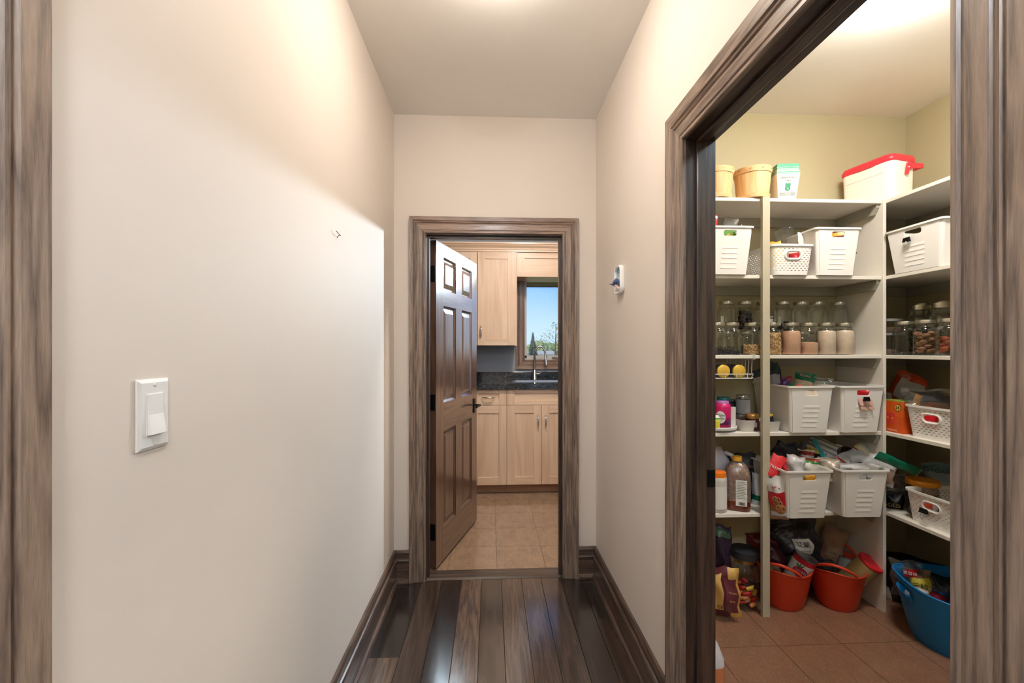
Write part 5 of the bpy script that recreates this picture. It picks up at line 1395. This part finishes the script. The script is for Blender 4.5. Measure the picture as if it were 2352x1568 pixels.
# heap in the second fifth shelf bin
packet('food_packet', 'red trimmed noodle bag lying on the far bin', 'bag', 1928, 1078, 2006, 1036, 52, 2.25, .06, bands('p_noodle', [(0, (180, 160, 140)), (.16, (200, 36, 44)), (.2, (206, 204, 204)), (.72, (206, 36, 44)), (.76, (226, 204, 160)), (.93, (190, 190, 190))], 'Z', .185, .25), lab=(.12, .85, .26, .68, mat('label_print', (176, 176, 178), .5)))
packet('food_packet', 'black foil packet in the far fifth shelf bin', 'packet', 1930, 1080, 1985, 1062, 20, 2.22, .03, foil('pack_black', (26, 26, 34), .3))
packet('food_packet', 'white paper packet at the front of the far fifth shelf bin', 'packet', 1962, 1108, 1950, 1062, 60, 2.17, .03, foil('pack_white', (206, 204, 206)))
packet('food_packet', 'white and green tea pouch propped in the far bin', 'pouch', 2015, 1110, 2032, 1046, 48, 2.17, .03, bands('p_tea', [(0, (196, 196, 198)), (.12, (40, 110, 84)), (.18, (200, 200, 202)), (.9, (14, 104, 78))], 'Z', .19, .3), txt=[("Two Leaves", .011, .45, .62, mat('ink_grey', (110, 118, 120), .5)), ('ORGANIC', .010, .55, .52, mat('ink_grey', (110, 118, 120), .5))])
packet('food_packet', 'long shiny green pouch top drooping past the divider', 'pouch', 2014, 1044, 2112, 1086, 20, 2.10, .018, foil('pack_emerald', (8, 112, 84), .22, .0, .6), seal=M_SILV, top=.06)
packet('food_packet', 'brown tea packet at the front of the far bin', 'packet', 2030, 1108, 2034, 1076, 30, 2.13, .02, foil('pack_tea', (150, 124, 108), .5))
packet('food_packet', 'grey printed packet seen through the far bin slot', 'packet', 2004, 1125, 2004, 1088, 26, 2.12, .02, foil('pack_print', (150, 148, 146), .5))
packet('food_packet', 'dark red packet at the back of the far bin', 'packet', 1948, 1060, 1952, 1026, 30, 2.36, .03, foil('pack_maroon', (92, 26, 36)))
# lowest side shelf
c = at(2119, 1112, X=2.20)
tb = thing('snack_tub', 'clear tub with a wide orange lid in the woven basket', 'tub', (2.20, c.y, SH[4] + .006), 0)
MB().lathe([(.055, 0), (.062, .006), (.062, .125), (.056, .142), (.055, .15)], 30, cap1=False).build('tub_body', glassy('tub_plastic', (.8, .66, .58), .12, .06, 0, .05), tb, smooth=True)
MB().lathe([(.05, .004), (.056, .01), (.056, .10)], 20).build('contents', mat('snack_brown', (84, 44, 34), .7, var=.4, vscale=60), tb)
MB().lathe([(.066, .146), (.068, .148), (.068, .168), (.065, .172), (.002, .172)], 32).build('lid', mat('lid_amber', (230, 146, 30), .35), tb, smooth=True)
packet('food_packet', 'orange white and green packet seen through the clipped basket slot', 'packet', 2124, 1180, 2124, 1140, 40, 0, .015, bands('p_owg', [(0, (196, 70, 44)), (.4, (206, 204, 206)), (.75, (120, 160, 140))], 'X', .07), X=2.125)
gp = at(2128, 1172, X=2.07)
binder_clip('black binder clip on the lowest woven basket', (2.058, gp.y, gp.z), -PI / 2, 1.2)
packet('food_bag', 'black coffee bag with gold print beside the divider', 'bag', 2052, 1180, 2052, 1128, 36, 0, .05, foil('pack_coffee', (20, 20, 26), .4), X=2.14, txt=('GOLD', .026, .45, .5, mat('ink_gold', (150, 130, 80), .4, .4)))
packet('food_bag', 'clear bag with dark contents above the coffee bag', 'bag', 2056, 1134, 2052, 1086, 40, 0, .06, M_CLEARB, X=2.17)
packet('food_bag', 'brown paper corner of a bag above the clipped basket', 'bag', 2062, 1120, 2046, 1076, 24, 0, .03, foil('pack_kraft', (150, 96, 60), .6), X=2.25)
packet('food_bag', 'pale teal organic bag standing behind the orange lidded tub', 'bag', 2160, 1150, 2160, 1064, 62, 0, .06, bands('p_organic', [(0, (140, 150, 152)), (.55, (120, 134, 138)), (.75, (86, 116, 124))], 'Z', .2, .4), X=2.33, txt=('ORGANIC', .03, .5, .8, M_INK))
# ------------------------------------------------------------------ floor
def tub(label, c, rz, a, b, h, m, rise=.02, taper=.70, slot=False, arches=True, group='flexible oval tubs on the pantry floor'):
    t = thing('storage_tub', label, 'tub', c, rz, group)
    N, R = 72, 14
    vs = []; fs = []
    def P(k, i):
        f = k / R; an = 2 * PI * i / N
        q = taper + (1 - taper) * (f ** .8)
        e = abs(math.cos(an)) ** 6
        return (a * q * math.cos(an), b * q * math.sin(an), f * (h + rise * e))
    for k in range(R + 1):
        for i in range(N): vs.append(P(k, i))
    for k in range(R):
        for i in range(N):
            j_ = (i + 1) % N
            if slot and R - 4 <= k < R - 2:
                d = min((i + .5) % (N // 2), N // 2 - (i + .5) % (N // 2))
                if d < 5: continue
            fs.append((k * N + i, k * N + j_, (k + 1) * N + j_, (k + 1) * N + i))
    fs.append(tuple(range(N - 1, -1, -1)))
    MB().add(vs, fs).build('tub_body', m, t, smooth=True, solid=.004)
    MB().tube([P(R, i) for i in range(0, N, 2)], .0045, 8, closed=True).build('rim', m, t, smooth=True)
    for s_ in (0, 1):
        if arches:
            c0_ = N // 2 * s_; pts = []
            for q in range(-9, 10):
                p_ = P(R, (c0_ + q) % N); f = 1 - (q / 9.0) ** 2
                pts.append((p_[0] * (1 + .02 * f), p_[1], p_[2] + .040 * f ** .6))
            MB().tube(pts, [.006] + [.0075] * 17 + [.006], 8).build('handle', m, t, smooth=True)
        if slot:
            c0_ = N // 2 * s_; lp = [P(R - 4, (c0_ + q) % N) for q in range(-5, 6)] + [P(R - 3, (c0_ + 5) % N)] + [P(R - 2, (c0_ + q) % N) for q in range(5, -6, -1)] + [P(R - 3, (c0_ - 5) % N)]
            MB().tube(lp, .004, 6, closed=True).build('handle_slot_edge', m, t, smooth=True)
    for f in (.1, .2):
        pass
    return t
M_ORT = mat('tub_orange', (206, 62, 30), .42, var=.03)
M_BLT = mat('tub_blue', (0, 116, 186), .35, var=.03)
AG = math.radians(48)
tub('orange flexible tub of tins nearest the post', (1.592, 2.295, .0005), AG, .172, .130, .195, M_ORT)
tub('orange flexible tub of tins leaning by the divider', (1.872, 2.275, .0005), AG, .172, .130, .195, M_ORT)
tub('large blue tub with cut out handles under the side shelves', (2.185, 1.89, .0005), math.radians(150), .265, .23, .262, M_BLT, rise=.03, taper=.74, slot=True, arches=False)
M_TIN = mat('tin_metal', (150, 152, 156), .3, .9)
M_TINW = bands('tin_tomato', [(0, (214, 210, 206)), (.84, (176, 20, 44)), (.97, (60, 60, 64))], 'Z', .11, .35, wrinkle=0)
d_ = can('diced tomato can with a red oval label in the orange tub', at(1822, 1330, Y=2.27), at(1853, 1277, Y=2.235), .054, (bands('tin_tomato2', [(0, (216, 214, 210)), (.86, (186, 20, 44))], 'Z', .137, .35, wrinkle=0), M_TIN), None)
o = MB().loft([[(.033 * math.cos(2 * PI * k / 26) * q, -.0545 + .0115 * (math.cos(2 * PI * k / 26) * q) ** 2, .074 + .026 * math.sin(2 * PI * k / 26) * q) for k in range(26)] for q in (1, .6, .25)], False, True).build('oval_print', mat('print_crimson', (186, 20, 52), .4), d_)
textmesh('DICED', .019, 'lettering', M_PAPER, d_, (0, -.0556, .079)); textmesh('TOMATOES', .0095, 'lettering', M_PAPER, d_, (0, -.0556, .063))
for sx_ in (-1, 0, 1):
    o = MB().loft([[(.004 * math.cos(2 * PI * k / 8), -.0005 * q, .012 * math.sin(2 * PI * k / 8)) for k in range(8)] for q in (0, 1)]).build('leaf_print', mat('print_leaf', (50, 110, 60), .5), d_); o.location = (-.012 + sx_ * .011, -.0532, .107); o.rotation_euler = (0, sx_ * .6, 0)
can('blue and green labelled can behind the diced tomato can', at(1805, 1345, Y=2.33), at(1826, 1275, Y=2.33), .042, (bands('tin_blue', [(0, (170, 176, 180)), (.25, (60, 130, 170)), (.55, (150, 166, 176)), (.75, (40, 70, 50))], 'Z', .12, .35, wrinkle=0), M_TIN))
can('dark can sunk in the orange tub by the divider', at(1905, 1345, Y=2.27), at(1893, 1288, Y=2.29), .046, (mat('tin_dark', (36, 40, 44), .4), M_TIN))
can('green vegetable can in the orange tub by the divider', at(1938, 1335, Y=2.32), at(1950, 1282, Y=2.34), .046, (bands('tin_green', [(0, (196, 196, 190)), (.3, (52, 90, 56)), (.6, (170, 176, 172))], 'Z', .1, .35, wrinkle=0), M_TIN))
can('tan formula can with a red plastic lid leaning on the divider', at(1937, 1345, Y=2.285), at(2001, 1291, Y=2.195), .056, (bands('tin_formula', [(0, (206, 188, 138)), (.97, (180, 150, 100))], 'Z', .11, .45, wrinkle=0), M_TIN), lidm=mat('lid_red', (214, 28, 44), .35))
packet('food_bag', 'dark plastic bag of dried herbs with a white sticker', 'bag', 1836, 1300, 1808, 1192, 100, 2.365, .10, foil('herb_bag', (44, 44, 50), .22, 0, 1.0, 30), rough=.2,
       lab=(.5, .84, .36, .68, M_PAPER), txt=[('艾葉', .034, .66, .60, M_INK), ('= = = = =', .014, .66, .5, M_INK), ('= = = = =', .014, .66, .43, M_INK)])
packet('food_bag', 'brown paper bag with pencilled writing, folded open', 'bag', 1898, 1290, 1922, 1212, 44, 2.40, .05, foil('pack_paperbag', (172, 138, 116), .8, 0, .3), txt=('XXX', .016, .6, .35, M_INK), top=.02)
packet('food_bag', 'dark red bag of dried chilies behind the post', 'bag', 1770, 1300, 1752, 1225, 70, 2.42, .05, foil('pack_chili', (96, 20, 34), .25))
packet('food_bag', 'maroon clear bag lying on the first orange tub', 'bag', 1762, 1300, 1792, 1252, 70, 2.37, .06, foil('pack_wine', (74, 30, 40), .2))
packet('food_bag', 'small wooden stick bundle bag in the first orange tub', 'bag', 1775, 1318, 1768, 1292, 34, 2.32, .03, wood('stick_brown', (120, 90, 66), (160, 124, 92), 'Z', .6))
# large jar of peppers
c = at(1711, 1385, Z=0)
pj = thing('pickle_jar', 'big glass jar with gold rimmed lid and colourful peppers on the floor', 'jar', (at(1711, 1380, Y=2.25).x, 2.255, .0005))
MB().lathe([(.058, 0), (.066, .006), (.067, .02), (.067, .19), (.060, .215), (.046, .228), (.044, .246)], 30, cap1=False).build('glass_body', M_GLASS, pj, smooth=True)
MB().lathe([(.047, .236), (.05, .238), (.05, .258), (.047, .262), (.002, .262)], 28).build('lid', mat('lid_brass', (176, 136, 84), .35, .7), pj, smooth=True)
MB().lathe([(.066, .2625), (.072, .264), (.070, .30), (.055, .305), (.002, .305)], 24).build('lid_cover', mat('cover_dark', (30, 30, 36), .6), pj, smooth=True)
cols = [((206, 36, 40), 'pepper_red'), ((232, 190, 60), 'pepper_yellow'), ((232, 150, 90), 'pepper_orange'), ((60, 50, 56), 'pepper_dark')]
for q in range(30):
    col, nm = cols[(q * 7 + q // 5) % 4]
    a = q * 2.39996; r_ = (.046, .030)[q % 2]; z_ = .014 + .0034 * q
    MB().tube([(r_ * math.cos(a), r_ * math.sin(a), z_), (r_ * math.cos(a + .5) * 1.08, r_ * math.sin(a + .5) * 1.08, z_ + .008), (r_ * math.cos(a + .95), r_ * math.sin(a + .95), z_ + .014)], [.010, .011, .005], 8).build('candy_piece', mat(nm, col, .4, var=.1), pj, smooth=True)
packet('snack_bag', 'yellow and maroon grain bag slumped on the floor by the doorway', 'bag', 1670, 1413, 1662, 1302, 56, 2.14, .05, bands('p_grain', [(-.0, (96, 40, 52)), (.30, (222, 178, 96)), (.97, (206, 160, 80))], 'X', .055), lab=[(.04, .42, .16, .9, mat('grain_yellow', (226, 184, 108), .45)), (.5, .93, .12, .8, mat('grain_maroon', (104, 44, 56), .35))],
       txt=[('ORIGIN', .012, .72, .55, mat('ink_tan', (214, 176, 110), .5)), ('RICE', .012, .72, .4, mat('ink_tan', (214, 176, 110), .5)), ('GE', .024, .3, .24, M_INK)], top=.05)
packet('snack_bag', 'black glossy snack bag with a green stripe standing by the doorway', 'bag', 1655, 1312, 1657, 1204, 40, 2.24, .05, foil('pack_aubergine', (44, 32, 52), .25), lab=(.05, .95, .78, .92, mat('stripe_green', (56, 82, 62), .4)))
c = at(1640, 1530, Z=0)
bj_ = thing('water_jug', 'pale plastic jug with orange liquid just inside the pantry doorway', 'jug', (.796, 1.60, .0005), 0)
MB().loft([jl(.95, 0, .125, .125), jl(1, .008, .125, .125), jl(1, .205, .125, .125)]).build('liquid', mat('liquid_orange', (206, 128, 84), .3), bj_, smooth=True)
MB().loft([jl(1, .2055, .125, .125), jl(.98, .225, .125, .125), jl(.74, .27, .125, .125), jl(.42, .30, .125, .125), jl(.36, .315, .125, .125)]).build('jug_body', M_MILK, bj_, smooth=True)
MB().lathe([(.021, .312), (.021, .334), (.019, .336), (.002, .336)], 18).build('cap', mat('cap_blue', (60, 80, 140), .4), bj_, smooth=True)
# blue tub contents and neighbours
packet('food_bag', 'clear bag with a red square sticker in the blue tub', 'bag', 2085, 1372, 2078, 1285, 52, 0, .06, M_CLEARB, X=2.10, lab=(.42, .86, .62, .82, mat('sticker_red', (190, 30, 44), .45)), txt=('思百味', .018, .64, .72, M_PAPER))
packet('ginseng_root', 'tan dried root inside a clear bag in the blue tub', 'food', 2092, 1372, 2084, 1320, 14, 0, .03, mat('root_tan', (196, 146, 74), .7, var=.2), X=2.14)
packet('food_bag', 'clear bag of sticks with a yellow handwritten label', 'bag', 2125, 1385, 2106, 1306, 44, 0, .05, foil('stick_bag', (120, 98, 74), .3, 0, .8), X=2.13, lab=(.1, .9, .30, .78, mat('label_yellow', (206, 190, 66), .5)), txt=('元枝', .032, .5, .55, M_INK))
packet('food_bag', 'crinkled clear bag lying in the blue tub', 'bag', 2140, 1392, 2150, 1340, 50, 0, .06, M_CLEARB, X=2.16)
packet('food_bag', 'dark red and black packet in the blue tub', 'packet', 2135, 1400, 2160, 1365, 26, 0, .03, foil('pack_redblack', (110, 18, 34), .3), X=2.07)
packet('food_bag', 'dark green bag at the back of the blue tub', 'bag', 2165, 1390, 2165, 1320, 50, 0, .06, foil('pack_forest', (30, 46, 44), .3), X=2.26)
packet('food_bag', 'pink and cream wrapped packet behind the blue tub slot', 'packet', 2104, 1385, 2104, 1348, 36, 0, .02, foil('pack_blush', (206, 190, 184), .5), X=2.06)
packet('food_bag', 'clear sack of dark dried mushrooms between divider and blue tub', 'bag', 2066, 1402, 2058, 1286, 60, 0, .09, foil('fungus_bag', (62, 50, 42), .3, 0, 1.0, 36), X=2.22, lab=(.1, .3, .18, .5, M_PAPER))
packet('food_bag', 'black bin bag slumped under the lowest side shelf', 'bag', 2120, 1360, 2120, 1285, 130, 0, .14, foil('bin_bag', (18, 20, 26), .3, 0, 1.0, 18), X=2.37)
